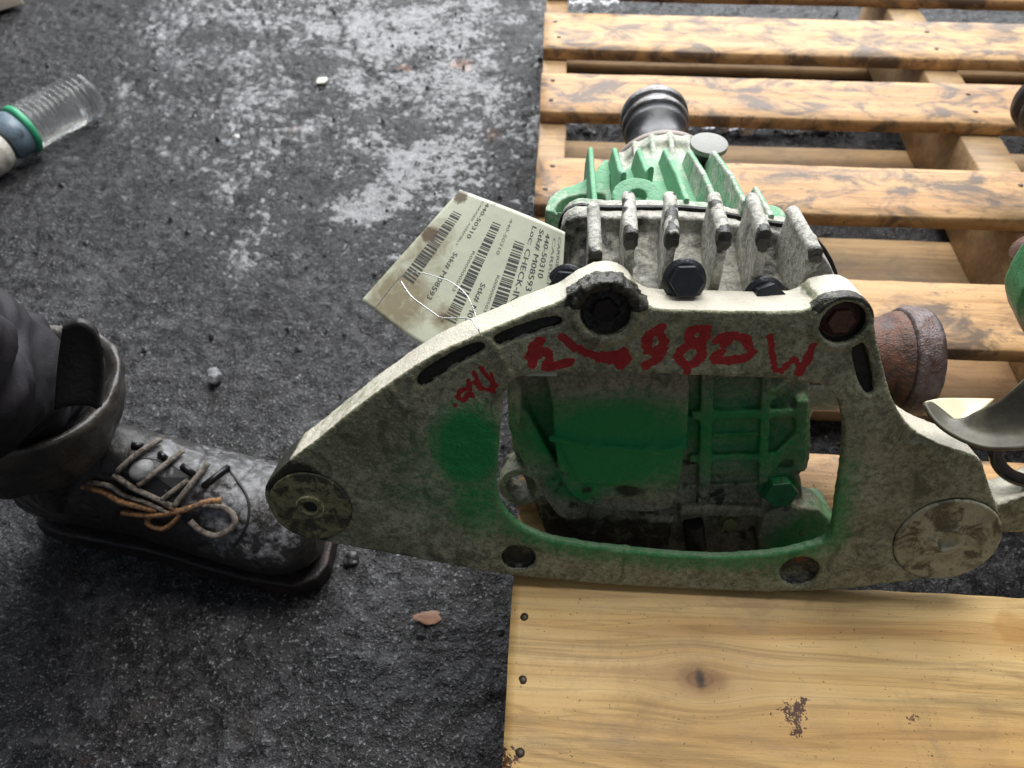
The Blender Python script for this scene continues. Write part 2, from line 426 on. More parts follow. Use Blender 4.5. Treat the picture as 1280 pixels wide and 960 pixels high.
gx, gy = np.meshgrid(xs, ys); P = np.stack([gx.ravel(), gy.ravel(), np.zeros(gx.size)], 1)
ckpts = [[hz(u, v, 0) for u, v in l] for l in ([(395, -20), (410, 20), (440, 70), (470, 100), (490, 122)], [(310, -10), (330, 45), (355, 85), (375, 112)], [(600, 40), (640, 100), (660, 200)])]
ck = np.minimum(poly_dist(P, ckpts[0]), 9); wob = (fbm(P, 40, 3, 8)-.5)*.02
crack = 1-sstep(.004, .020, ck+wob*1.1)
ck2 = poly_dist(P, ckpts[1]); crack = np.maximum(crack, .6*(1-sstep(.002, .008, ck2+wob*.5)))
blob = lambda u, v, r: 1-sstep(r*.4, r*1.5, np.linalg.norm(P-hz(u, v, 0), axis=1)+wob*1.5)
crack = np.maximum(crack, blob(487, 122, .035)); crack = np.maximum(crack, .7*blob(470, 75, .02))
org = np.maximum.reduce([blob(580, 78, .025)*.9, blob(505, 82, .012), blob(365, 160, .02)*.5, blob(615, 165, .02)*.6])
scuff = np.maximum.reduce([blob(440, 60, .55)*.78, blob(600, 230, .2)*.5, blob(330, 330, .25)*.25, blob(460, 40, .16)*.9, blob(500, 215, .16)*.8, blob(560, 180, .10)*.7, blob(450, 250, .07), blob(300, 60, .2)*.5])
P[:, 2] = floor_height(P)-crack*.004+scuff*.001
near = (np.abs(P[:, 0]+.2) < 1.3) & (P[:, 1] < 1.8) & (P[:, 1] > -.3)
P[:, 2] = np.where(near, P[:, 2], P[:, 2]*.3)-.003
nx, ny = len(xs), len(ys)
idx = np.arange(nx*ny).reshape(ny, nx)
q = np.stack([idx[:-1, :-1], idx[:-1, 1:], idx[1:, 1:], idx[1:, :-1]], -1).reshape(-1, 4)
fm = bpy.data.meshes.new("floor"); fm.vertices.add(len(P)); fm.vertices.foreach_set('co', P.astype(np.float32).ravel())
fm.loops.add(q.size); fm.loops.foreach_set('vertex_index', q.ravel().astype(np.int32)); fm.polygons.add(len(q))
fm.polygons.foreach_set('loop_start', np.arange(0, q.size, 4, dtype=np.int32)); fm.update(); fm.validate()
setattr_f(fm, "crack", crack); setattr_f(fm, "orange", org); setattr_f(fm, "scuff", scuff); smooth_shade(fm)
floor = part("floor", fm, M['floor']); floor['kind'] = 'structure'

# ================================================================== PALLET
DZ = .125                                    # top of the deck
pallet = thing("wooden_pallet", "wooden pallet with spaced top boards lying on the black floor under the differential", "pallet", (.496, .68, 0))
X0, X1 = -.012, 1.004
def board_mesh(name, x0, x1, y0, y1, z0, z1, step=.02, seed=0, wob=.0012, chips=0):
    nxs = max(2, int((x1-x0)/step)); nys = max(2, int((y1-y0)/step)); xs_ = np.linspace(x0, x1, nxs+1)
    rings = []; b = .0018
    prof = [(y0, z0+b), (y0, (z0+z1)/2), (y0, z1-b), (y0+b, z1)] + [(y0+(y1-y0)*k/nys, z1) for k in range(1, nys)] + [(y1-b, z1), (y1, z1-b), (y1, (z0+z1)/2), (y1, z0+b), (y1-b, z0), (y0+b, z0)]
    for x in xs_:
        rings.append([(x, y, z) for y, z in prof])
    mb = MB().loft(rings); m = mb.mesh(name); v = getv(m)
    n1 = (fbm(v, 9, 3, seed)-.5)*2; n2 = (fbm(v, 70, 3, seed+4)-.5)*2
    edge = (v[:, 1] < y0+.004) | (v[:, 1] > y1-.004)
    v[:, 1] += n1*wob*.8+np.where(edge, n2*wob*.9, 0); v[:, 2] += n1*wob*.5+n2*.0002
    ex = (v[:, 0] < x0+1e-4) | (v[:, 0] > x1-1e-4); v[:, 0] += np.where(ex, n2*.0015, 0)
    setv(m, v); smooth_shade(m); 
    return m
nail_m = MB().lathe([(.0001, .0004), (.0028, .0003), (.0030, .0), (.0016, -.001), (.0016, -.010)], (0, 0, 0), (0, 0, 1), 12).mesh("nail")
nail_m.materials.append(mat_simple("dark_nail", (.05, .035, .025), .5, .5)); smooth_shade(nail_m)
tops = [(.088, .2465), (.306, .361), (.481, .569), (.668, .756), (.852, .945), (1.008, 1.115), (1.19, 1.285)]
nail_x = [X0+.016, .517, X1-.02]
for i, (y0, y1) in enumerate(tops):
    front = i == 0
    m = board_mesh("board", X0, X1, y0, y1, DZ-.0165, DZ, .006 if front else .02, seed=i*5+1)
    if front:
        v = getv(m); st = 0
        for u, vv, r in ((992, 893, .008), (975, 885, .004), (1005, 882, .005), (998, 912, .004), (1145, 900, .0035), (1140, 893, .002)):
            st = np.maximum(st, 1-sstep(r*.3, r*1.4, np.linalg.norm(v-hz(u, vv, DZ), axis=1)))
        for u, vv, r in ((1265, 785, .012),): setattr_f(m, "orange", 1-sstep(r*.6, r*1.3, np.linalg.norm(v-hz(u, vv, DZ), axis=1)))
        st = np.maximum(st, .8*(1-sstep(.004, .012, np.linalg.norm(v-hz(632, 950, DZ), axis=1))))
        setattr_f(m, "stain", st)
    o = part("board", m, M['wood_front'] if front else M['wood'], pallet)
    for k, nxp in enumerate(nail_x):
        if front and k == 0: spots = [hz(655, 771, DZ), hz(653, 850, DZ), hz(650, 941, DZ)]
        else: spots = [(nxp+random.uniform(-.006, .006), y0+(y1-y0)*f+random.uniform(-.005, .005), DZ) for f in (.28, .74)]
        for s_ in spots: inst("nail", nail_m, o, (s_[0], s_[1], DZ+.0002), (random.uniform(-.15, .15), random.uniform(-.15, .15), 0))
for (y0, y1) in ((.49, .60), (.655, .766), (.852, .962), (1.18, 1.28), (.09, .23)):
    part("bottom_board", board_mesh("bottom_board", X0, X1, y0, y1, .0006, .0166, .03, seed=int(y0*90)), M['wood_old'], pallet)
for x0, x1 in ((X0, X0+.033), (.495, .543), (X1-.036, X1)):
    mb = board_mesh("stringer", .088, 1.285, 0, x1-x0, .0170, DZ-.0168, .03, seed=int(x0*50+9))
    mb.transform(Matrix(((0, 1, 0, x0), (1, 0, 0, 0), (0, 0, 1, 0), (0, 0, 0, 1)))); mb.flip_normals()
    part("stringer", mb, M['wood_old'], pallet)

# ================================================================== DIFFERENTIAL
diff = thing("rear_differential", "grey and green differential with red painted number on its front bracket, resting on the pallet", "car part", (.09, .40, DZ), "used differentials on the pallet")
TT = math.radians(20)
PO = np.array([0, .235, DZ]); EX = np.array([1., 0, 0]); EY = np.array([0, math.sin(TT), math.cos(TT)]); EN = np.array([0, -math.cos(TT), math.sin(TT)])
def PL(a, b, d): return PO+EX*a+EY*b-EN*d           # plate frame, d = depth behind the front face
def pp(u, v, d=0.0):
    p = hit(u, v, PO-EN*d, EN)-PO; return (float(p@EX), float(p@EY))
def pps(l, d=0.0): return [pp(u, v, d) for u, v in l]
def smooth_poly(pts, it=1):
    for _ in range(it):
        o = []
        for i in range(len(pts)):
            a, b = pts[i], pts[(i+1) % len(pts)]
            o += [(a[0]*.75+b[0]*.25, a[1]*.75+b[1]*.25), (a[0]*.25+b[0]*.75, a[1]*.25+b[1]*.75)]
        pts = o
    return pts
def circ(c, r, n=40, ry=None, rot=0.0):
    ry = ry or r
    return [(c[0]+r*math.cos(t)*math.cos(rot)-ry*math.sin(t)*math.sin(rot), c[1]+r*math.cos(t)*math.sin(rot)+ry*math.sin(t)*math.cos(rot)) for t in [2*PI*k/n for k in range(n)]]
def inset(pts, w):
    m = len(pts); ar = sum(pts[i][0]*pts[(i+1) % m][1]-pts[(i+1) % m][0]*pts[i][1] for i in range(m)); s = 1 if ar > 0 else -1
    out = []
    for i in range(m):
        p0, p1, p2 = [Vector(pts[(i+k) % m]) for k in (-1, 0, 1)]
        t = ((p1-p0).normalized()+(p2-p1).normalized()).normalized(); n = Vector((-t.y, t.x))*s
        out.append(tuple(p1+n*w))
    return out
OUT = pps([(330, 614), (334, 603), (360, 576), (391, 554), (439, 514), (486, 479), (534, 447), (581, 425), (621, 409), (660, 392), (700, 378), (712, 368), (730, 357), (757, 353), (783, 359), (800, 376), (815, 387), (860, 388), (920, 389), (1000, 391), (1017, 384), (1030, 372), (1053, 368), (1075, 374), (1090, 390), (1095, 415), (1102, 450), (1111, 490), (1119, 506), (1130, 527), (1155, 547), (1190, 561), (1228, 572), (1233, 596), (1242, 622), (1251, 645), (1250, 672), (1238, 695), (1216, 709), (1170, 721), (1100, 731), (1020, 740), (900, 739), (800, 734), (720, 728), (640, 720), (560, 706), (480, 691), (420, 680), (380, 671), (350, 655), (335, 636)])
OUT = smooth_poly(OUT, 2)
WIN = smooth_poly(pps([(640, 466), (760, 466), (900, 471), (1015, 476), (1040, 487), (1052, 510), (1057, 540), (1051, 595), (1045, 629), (1042, 662), (1034, 678), (985, 692), (930, 697), (876, 698), (791, 691), (705, 680), (663, 668), (640, 652), (623, 629), (620, 603), (624, 544), (628, 500)]), 2)
SLOTS = [pps([(525, 486), (522, 472), (545, 455), (575, 438), (603, 428), (606, 437), (580, 450), (550, 468)]),
         pps([(618, 434), (617, 422), (640, 412), (670, 403), (699, 396), (702, 405), (675, 413), (640, 425)]),
         pps([(1067, 436), (1073, 430), (1081, 433), (1092, 480), (1091, 492), (1083, 492), (1074, 470)]),
         pps([(1088, 505), (1096, 502), (1108, 508), (1111, 524), (1104, 533), (1093, 524)]),
         pps([(478, 492), (486, 485), (502, 484), (504, 489), (490, 494)])]
SLOTS = [inset(smooth_poly(s_, 2), -.0011) for s_ in SLOTS]
cb1, cb2 = pp(757, 391), pp(1053, 403); cbl, cbr = pp(388, 633), pp(1184, 675)
h1, h2 = pp(648, 698), pp(1000, 715)
pm = MB()
pm.prism(OUT, [WIN]+SLOTS[:3]+[circ(cb1, .0142), circ(cb2, .0125), circ(h1, .0115), circ(h2, .0132), circ(cbl, .0275), circ(cbr, .0332)], PL, 0, .007)
pm.prism(OUT, [inset(WIN, -.007), circ(cbl, .008), circ(cbr, .008)], PL, .0065, .013)
IN = inset(OUT, .006)
pm.prism(OUT, [IN], PL, .0060, .030)
pm.prism(smooth_poly([(p[0], p[1]) for p in WIN], 0), [inset(WIN, .0035)], PL, .0065, .0075) if False else None

for c, r, rh in ((cb1, .0195, .0142), (cb2, .0168, .0125)):
    pm.prism(circ(c, r), [circ(c, rh)], PL, -.0022, .030)
pm.prism(circ(cbl, .030, ry=.028), [circ(cbl, .008)], PL, .006, .026)
pm.prism(circ(cbr, .0345, ry=.034), [circ(cbr, .008)], PL, .006, .026)
# raised curved rib below the slots and around the right shoulder
def rib(pts, wdt, d0, d1):
    p = [Vector(pp(u, v)) for u, v in pts]
    p, _ = catmull([Vector((q_.x, q_.y, 0)) for q_ in p], 0)
    L = []; Rr = []
    for i, q_ in enumerate(p):
        t = (p[min(i+1, len(p)-1)]-p[max(i-1, 0)]).normalized(); n = Vector((-t.y, t.x, 0))
        L.append(((q_+n*wdt).x, (q_+n*wdt).y)); Rr.append(((q_-n*wdt).x, (q_-n*wdt).y))
    pm.prism(L+Rr[::-1], [], PL, d0, d1)
rib([(486, 482), (512, 512), (516, 470), ], .0012, -.0008, .004)
rib([(1135, 556), (1160, 560), (1190, 590)], .0012, -.0010, .004)
rib([(612, 424), (640, 470)], .0016, -.0008, .004)
plate_m = remesh(pm, "bracket_plate", .00115, 3, .00035, 150)
v = getv(plate_m); rel = v-PO; A = rel@EX; B = rel@EY; D = -(rel@EN); Q = np.stack([A, B, D], 1); Q2 = np.stack([A, B, 0*A], 1)
front = (D < .004).astype(float)
def pd(u, vv, su=1, sv=1):
    c = pp(u, vv); return np.sqrt(((A-c[0])*su)**2+((B-c[1])*sv)**2)
# dents and casting unevenness
n = getn(plate_m); setv(plate_m, v+n*((fbm(Q, 45, 3, 31)-.5)*.0012)[:, None])
green = np.maximum.reduce([1.05-1.05*sstep(.009, .036, pd(585, 560, 1, .75)), .72*(1-sstep(.004, .036, pd(600, 625, 1, .7)))])
def dwin(): 
    W = np.array([(p[0], p[1], 0) for p in WIN+[WIN[0]]]); d = np.full(len(A), 9.0)
    m = (A > WIN_MIN[0]-.03) & (A < WIN_MAX[0]+.03) & (B > WIN_MIN[1]-.03) & (B < WIN_MAX[1]+.03)
    d[m] = poly_dist(Q2[m], [W[i] for i in range(0, len(W), 3)]+[W[-1]]); return d
wa = np.array(WIN); WIN_MIN = wa.min(0); WIN_MAX = wa.max(0); DW = dwin()
yl = pp(700, 560)[1]
low = sstep(pp(0, 520)[1] if False else yl+.02, yl-.03, B)
green = np.maximum(green, .62*(1-sstep(.0, .022, DW))*sstep(yl+.035, yl-.03, B))
green = np.maximum(green, .5*(1-sstep(.0, .045, DW))*sstep(.05, .0, np.abs(A-pp(1000, 700)[0]))*(B < yl))
green = np.maximum(green, .30*(1-sstep(.02, .07, pd(560, 600))))
def strokes(lines, width):
    d = np.full(len(A), 9.0); m = (D < .006)
    for l in lines:
        pts = [np.array([*pp(u, vv), 0]) for u, vv in l]; d[m] = np.minimum(d[m], poly_dist(Q2[m], pts))
    dn = d+(fbm(Q2, 420, 2, 77)-.5)*width*.9
    return 1-sstep(width*.55, width*1.25, dn)
Z6 = lambda pts: [(540+x/2.4615, 380+y/2.4615) for x, y in pts]
red = strokes([Z6(l) for l in (
    [(330, 112), (308, 140), (300, 165), (308, 185)], [(335, 115), (318, 145), (312, 178)], [(320, 160), (345, 147), (358, 152), (360, 168), (348, 192)], [(348, 196), (385, 188), (425, 178)],
    [(400, 100), (412, 112)], [(418, 122), (450, 138), (480, 152), (515, 160), (558, 160), (590, 148)], [(515, 168), (555, 172), (592, 160)], [(590, 150), (602, 172), (580, 190), (566, 176), (590, 165)],
    [(703, 72), (672, 92), (658, 120), (664, 145), (688, 148), (706, 128)], [(700, 85), (714, 110), (710, 145), (690, 172), (658, 190)],
    [(845, 75), (800, 80), (788, 108), (822, 122), (840, 100), (838, 82)], [(825, 122), (775, 132), (758, 160), (772, 185), (805, 188), (832, 160), (828, 125)], [(784, 190), (785, 205)],
    [(880, 112), (908, 100), (945, 100), (968, 108)], [(968, 118), (986, 150), (960, 168), (905, 174), (868, 170)], [(898, 128), (908, 118)], [(868, 165), (890, 150)],
    [(1170, 130), (1150, 180), (1130, 208)])], .0030)
red = np.maximum(red, .75*strokes([Z6([(1042, 100), (1046, 150), (1056, 200), (1078, 208), (1100, 180), (1118, 168), (1130, 205)])], .0024))
red = np.maximum(red, strokes([Z6(l) for l in ([(150, 195), (170, 225), (198, 252)], [(128, 212), (152, 258), (190, 270)], [(182, 215), (190, 270)], [(110, 235), (118, 262), (125, 285)], [(130, 240), (150, 262)], [(108, 262), (86, 268), (78, 288), (98, 298), (112, 278)], [(70, 312), (72, 313)])], .0016))
red *= front
dark = np.maximum.reduce([1-sstep(.017, .023, np.abs(pd(757, 391))) if False else 0*A,
    .75*(1-sstep(.008, .034, pd(352, 597, .7, 1.2))), .55*(1-sstep(.004, .030, pd(395, 668))), .40*(1-sstep(.0, .05, pd(560, 695, .3, 1.6))),
    .45*(1-sstep(.0, .02, pd(1110, 515))), .38*(1-sstep(.0, .03, pd(1210, 580))), .35*(1-sstep(.0, .02, pd(700, 410))), .4*(1-sstep(0, .012, pd(1150, 722, .4, 1)))])
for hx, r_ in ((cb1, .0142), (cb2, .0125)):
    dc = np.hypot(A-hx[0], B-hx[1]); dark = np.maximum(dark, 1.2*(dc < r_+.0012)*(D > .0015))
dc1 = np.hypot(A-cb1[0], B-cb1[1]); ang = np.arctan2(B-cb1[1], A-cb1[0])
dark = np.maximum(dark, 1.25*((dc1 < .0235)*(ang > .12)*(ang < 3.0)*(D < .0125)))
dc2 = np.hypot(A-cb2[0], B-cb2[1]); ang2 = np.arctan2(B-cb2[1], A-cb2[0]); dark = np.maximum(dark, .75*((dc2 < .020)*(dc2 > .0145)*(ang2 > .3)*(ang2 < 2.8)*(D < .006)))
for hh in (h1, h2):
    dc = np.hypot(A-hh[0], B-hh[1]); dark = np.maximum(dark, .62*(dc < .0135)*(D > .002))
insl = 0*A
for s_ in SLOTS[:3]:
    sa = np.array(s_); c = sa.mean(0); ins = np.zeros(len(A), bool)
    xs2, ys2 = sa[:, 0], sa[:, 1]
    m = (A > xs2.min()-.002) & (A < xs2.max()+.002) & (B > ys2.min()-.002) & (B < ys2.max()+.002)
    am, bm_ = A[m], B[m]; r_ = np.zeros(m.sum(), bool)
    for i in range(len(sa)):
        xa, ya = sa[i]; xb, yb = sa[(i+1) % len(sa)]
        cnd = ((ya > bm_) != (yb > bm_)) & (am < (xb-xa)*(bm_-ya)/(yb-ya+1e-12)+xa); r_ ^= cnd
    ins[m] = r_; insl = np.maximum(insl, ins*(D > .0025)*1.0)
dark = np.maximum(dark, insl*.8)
lit_rim = sstep(.25, .6, n[:, 2]-.2)*(D > .001)  # upward rim faces painted paler, in place of stronger light
bare_lit = np.maximum(.80*lit_rim*(D > .0015), .25*(D > .004))
bare_lit = np.maximum(bare_lit, .28*(1-sstep(0, .03, pd(380, 660))))
rust = np.maximum(.75*(1-sstep(0, .010, pd(1003, 706))), .0*A)
cr_ = sstep(.8, 1.1, dark)*(dc1 < .026); v_ = getv(plate_m); setv(plate_m, v_+getn(plate_m)*(cr_*(fbm(v_, 330, 3, 61)-.42)*.0045)[:, None])
for nm_, a_ in (("green", green), ("red", red), ("dark", dark), ("bare_lit", bare_lit), ("rust", rust)): setattr_f(plate_m, nm_, a_)
plate = part("bracket_plate", plate_m, M['plate'], diff, "grey green cast bracket plate with red handwriting and a dark green paint blot")

def plate_lathe(name, prof, c, mat, parent, seg=40, label=None, vox=None):
    cc = PL(c[0], c[1], 0); mb = MB().lathe(prof, cc, EN, seg)
    m = remesh(mb, name, vox, 2, .00025, 260) if vox else mb.mesh(name)
    smooth_shade(m); return part(name, m, mat, parent, label)
plate_lathe("bushing", [(.0275, -.004), (.0275, .0004), (.0262, .0008), (.010, .0008), (.009, .0016), (.0052, .0018), (.0045, .0005), (.0042, -.006), (.0001, -.006)][::-1], cbl, M['bush'], plate, label="dark stained bushing with an open threaded hole", vox=.0007)
plate_lathe("bushing", [(.0330, -.004), (.0330, .0006), (.0318, .0014), (.0300, .0010), (.0105, .0010), (.0095, .0020), (.0068, .0018), (.0055, -.0005), (.0001, -.0007)][::-1], cbr, M['bush_pale'], plate, label="pale corroded bushing with a plugged centre", vox=.0007)
def ring_part(name, c, r0, r1, d0, d1, mat, parent, label=None):
    mb = MB(); mb.prism(circ(c, r1, 36), [circ(c, r0, 36)], PL, d0, d1); return part(name, bevelled(mb, name, .0003, 1), mat, parent, label)
ring_part("bushing_sleeve", cbl, .0050, .0095, -.0016, .003, mat_simple("pale_sleeve", (.40, .38, .22), .5, .1, .3, 300, .5, (.10, .095, .05), (.5, .6)), plate)
part("bore_dark_disc", MB().lathe([(.0052, 0), (.0052, .0006)], PL(cbl[0], cbl[1], .0012), EN, 24).mesh("bore_dark_disc"), M['hole'], plate, "dark disc standing in for the shaded bore")  # flat dark disc stands in for the shaded depth of the hole
def hexbolt(name, r, h, flange=1.35, mat=None):
    mb = MB(); mb.lathe([(r*flange, 0), (r*flange, .0012), (r*1.02, .0028)], (0, 0, 0), (0, 0, 1), 32)
    hx = [(r*math.cos(PI/3*k), r*math.sin(PI/3*k)) for k in range(6)]
    mb.prism(hx, [], lambda a, b, d: (a, b, d), .002, h)
    me = bevelled(mb, name, .0007, 2); smooth_shade(me, False)
    me.materials.clear(); me.materials.append(mat); return me
def rot_to(axis_, spin=0.0):
    return (Vector(axis_).to_track_quat('Z', 'Y') @ Matrix.Rotation(spin, 3, 'Z').to_quaternion()).to_euler()
b1m = hexbolt("bolt", .0075, .006, 1.30, mat_simple("burnt_rusty_bolt", (.014, .008, .007), .5, .2, .5, 200, .8))
b2m = hexbolt("bolt", .0078, .006, 1.35, M['rust'])
inst("bolt", b1m, diff, PL(cb1[0], cb1[1], .0086), rot_to(EN, .3), label="burnt black bolt deep in its recess")
inst("bolt", b2m, diff, PL(cb2[0], cb2[1], .0064), rot_to(EN, .1), label="rusty bolt in the right bracket corner")
part("bolt_washer", MB().lathe([(.0112, 0), (.0112, .0014), (.0085, .0014), (.0085, 0)], PL(cb2[0], cb2[1], .0066), EN, 32).mesh("bolt_washer"), M['rust'], diff)

# ---- housing seen through the window (planes parallel to the plate)
hb = MB()
def layer(pts, d0, d1, sm=1, dd=None): hb.prism(smooth_poly(pps(pts, d0 if dd is None else dd), sm), [], PL, d0, d1)
layer([(628, 430), (1000, 436), (1012, 470), (1014, 560), (1010, 586), (1000, 592), (985, 600), (980, 640), (1046, 652), (1046, 712), (700, 712), (640, 560)], .0475, .085, 0)
layer([(672, 430), (860, 436), (862, 500), (858, 560), (846, 622), (836, 640), (760, 640), (722, 628), (700, 600), (692, 540), (690, 500)], .026, .056, 1)     # cover bulge
hb.prism([pp(u, v, .022) for u, v in ((700, 560), (840, 566), (832, 612), (725, 606))], [], PL, .0235, .030)
layer([(715, 612), (850, 622), (838, 668), (820, 684), (735, 678), (700, 650)], .036, .060, 1)
layer([(634, 492), (650, 500), (700, 590), (730, 640), (715, 655), (690, 640), (636, 548)], .034, .056, 1)   # diagonal web
layer([(634, 440), (652, 440), (652, 545), (634, 530)], .030, .056, 1)
hb.prism(circ(pp(652, 610, .036), .016), [circ(pp(652, 610, .036), .0105)], PL, .036, .060)
for (u0, v0, u1, v1, wd, d) in ((886, 440, 880, 640, .0042, .0405), (960, 440, 954, 606, .0030, .040), (864, 521, 1006, 517, .0030, .041), (862, 575, 1006, 570, .0028, .042), (856, 610, 960, 606, .0020, .043), (850, 640, 990, 642, .0040, .040), (956, 592, 1000, 545, .004, .041), (1004, 500, 1000, 590, .004, .040), (960, 500, 1004, 470, .0035, .042), (915, 440, 913, 470, .0025, .042), (885, 545, 958, 542, .0016, .045)):
    a = Vector(pp(u0, v0, d)); b = Vector(pp(u1, v1, d)); t = (b-a).normalized(); n_ = Vector((-t.y, t.x))*wd
    hb.prism([tuple(a+n_), tuple(a-n_), tuple(b-n_), tuple(b+n_)], [], PL, d, .056)
layer([(888, 578), (952, 576), (952, 602), (888, 606)], .047, .056, 1)
layer([(960, 630), (1046, 640), (1046, 715), (955, 715), (945, 680)], .034, .060, 1)
layer([(956, 585), (1000, 585), (1006, 640), (950, 645)], .042, .058, 1)
# ridge across the bulge with two knobs
rp = [PL(*pp(u, v, .026), .0245) for u, v in ((686, 546), (712, 550), (735, 557), (765, 557), (800, 560), (830, 560), (858, 555))]
hb.tube(rp, .0023, 10)
for u, v in ((742, 557), (814, 561)): hb.lathe([(.0055, -.004), (.0055, .0015), (.004, .0028), (.0005, .0030)], PL(*pp(u, v, .026), .026), EN, 24)
for u, v, r in ((795, 615, .0085), (735, 612, .006), (765, 618, .005), (812, 600, .006)): hb.lathe([(r, -.004), (r, .0009), (r*.7, .0014)], PL(*pp(u, v, .026), .026), EN, 18)
hm = remesh(hb, "rear_cover", .0011, 7, .0004, 170)
v = getv(hm); rel = v-PO; A = rel@EX; B = rel@EY; D = -(rel@EN)
Q_ = v-PO
def px_d(u, vv, d, su=1, sv=1): c = pp(u, vv, d); return np.sqrt(((A-c[0])*su)**2+((B-c[1])*sv)**2)
gm = np.maximum.reduce([1.15*(1-sstep(.010, .056, px_d(775, 552, .03, .50, 1))), .8*(1-sstep(.01, .03, px_d(720, 600, .03))), .85*(1-sstep(.012, .055, px_d(920, 540, .045, .6, .9))), .85*(1-sstep(.015, .04, px_d(1005, 680, .034))), .7*(1-sstep(.01, .03, px_d(690, 690, .05)))])
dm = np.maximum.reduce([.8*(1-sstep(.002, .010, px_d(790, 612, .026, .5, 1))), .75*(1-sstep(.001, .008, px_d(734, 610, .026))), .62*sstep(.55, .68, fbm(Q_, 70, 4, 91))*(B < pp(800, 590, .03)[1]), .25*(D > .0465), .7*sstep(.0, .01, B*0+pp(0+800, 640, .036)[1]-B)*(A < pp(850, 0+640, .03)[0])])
setattr_f(hm, "green", gm*(.55+.75*fbm(Q_, 55, 4, 5))*(1-.15*(D > .0465))); setattr_f(hm, "dark", dm*.9); setattr_f(hm, "bare_lit", 0*A+.1); setattr_f(hm, "red", 0*A)
cover_in = part("rear_cover", hm, M['inner'], diff, "green sprayed rear cover behind the bracket window")
lb = hexbolt("bolt", .0112, .011, 1.28, M['green_bolt']); inst("bolt", lb, diff, PL(*pp(976, 616, .036), .044), rot_to(EN, .2), label="large green painted hex bolt")
sb = hexbolt("bolt", .0058, .006, 1.25, M['olive_bolt']); inst("bolt", sb, diff, PL(*pp(911, 652, .044), .0455), rot_to(EN, .5), label="small olive bolt")
part("slot_dark_fill", MB().tube([PL(*pp(866, 652, .044), .0425), PL(*pp(870, 682, .044), .0425)], .0075, 20, False).mesh("slot_dark_fill"), M['rubber'], diff, "black fill standing in for the dark of an oblong hole")  # solid black shape stands in for the dark inside an oblong hole

# ---- cover and carrier casting
RY = .395
cm = MB()
ringpx = [(700, 330), (699, 285), (706, 268), (724, 258), (745, 262), (800, 262), (870, 262), (915, 272), (955, 280), (990, 284), (1014, 296), (1034, 320), (1046, 350)]
rt = [tuple(hy(u, v, RY)[[0, 2]]) for u, v in ringpx]
XL, XR = rt[0][0], rt[-1][0]
rb = [(XR-.004, .215), (XR-.015, .17), (XR-.04, .142), (.085, .134), (XL+.04, .142), (XL+.015, .17), (XL, .215)]
ring = smooth_poly(rt+rb, 1)
fny = lambda a, b, d: (a, d, b)
sc = lambda pts, s, c=(.085, .235): [(c[0]+(x-c[0])*s, c[1]+(z-c[1])*s) for x, z in pts]
cm.prism(ring, [], fny, RY-.0085, RY)                                            # cover flange
rings = []
for y, s in ((RY-.004, .94), (.372, .93), (.358, .92), (.345, .90), (.338, .87)):
    rings.append([(x, y, z) for x, z in sc(ring, s)])
# lower the top of the sections near the bracket so the fins stand up
rings = [[(x, y, z-(.012 if z > .27 else 0)*sstep(0, 1, (RY-y)/.03)) for x, y, z in r] for r in rings]
cm.loft(rings)
cm.prism(circ((hy(726, 274, RY)[0], hy(726, 274, RY)[2]-.001), .012), [circ((hy(726, 274, RY)[0], hy(726, 274, RY)[2]-.001), .004)], fny, RY-.012, RY)
# seats for bolts and right hand shoulder toward the axle
b_spots = [(855, 345), (957, 360), (712, 345)]
for u, v in b_spots:
    pass
cm.loft([[(x, .366+.036*math.cos(t), .230+.036*math.sin(t)) for t in [2*PI*k/28 for k in range(28)]] for x in (.12, .19, .205)])
# right shoulder slab linking plate and cover
cm.prism([(.145, .30), (.19, .285), (.196, .25), (.196, .18), (.15, .16)], [], fny, .346, .375)
cov = remesh(cm, "cover_casting", .0014, 4, .0005, 140)
v = getv(cov)
dk = np.maximum(.42*sstep(.012, .004, np.abs(v[:, 1]-(RY-.012)))*(v[:, 2] > .28), .35*(1-sstep(.0, .02, np.linalg.norm(v-hy(850, 345, .345), axis=1))))
dk = np.maximum(dk, .55*sstep(.42, .62, fbm(v, 34, 4, 71))*(v[:, 2] > .24)); setattr_f(cov, "dark", dk); setattr_f(cov, "bare_lit", .42+0*dk); setattr_f(cov, "mint", .30*sstep(RY-.004, RY, v[:, 1]))
setattr_f(cov, "green", 0*dk); setattr_f(cov, "red", 0*dk)
covo = part("cover_casting", cov, M['alloy'], diff, "pale grey cast cover between bracket and green carrier")
gk = [(x, z) for x, z in sc(ring, 1.018)]
part("gasket", MB().prism(gk, [], fny, RY+.0002, RY+.0024).mesh("gasket"), M['crust'], diff, "dark sealant line between the two castings")
bb = hexbolt("bolt", .0098, .010, 1.30, M['black_bolt'])
inst("bolt", bb, diff, hy(855, 350, .334), rot_to((0.02, -math.cos(.62), math.sin(.62)), .05), label="black flanged hex bolt standing between the fins")
inst("bolt", bb, diff, hy(957, 366, .336)+np.array([0, 0, -.004]), rot_to((0.1, -math.cos(.62), math.sin(.62)), .3), label="black flanged bolt half hidden behind the bracket")
inst("bolt", bb, diff, hy(710, 350, .344)+np.array([0, 0, -.004]), rot_to((-.2, -math.cos(.62), math.sin(.62)), .1), label="black flanged bolt beside the tag")
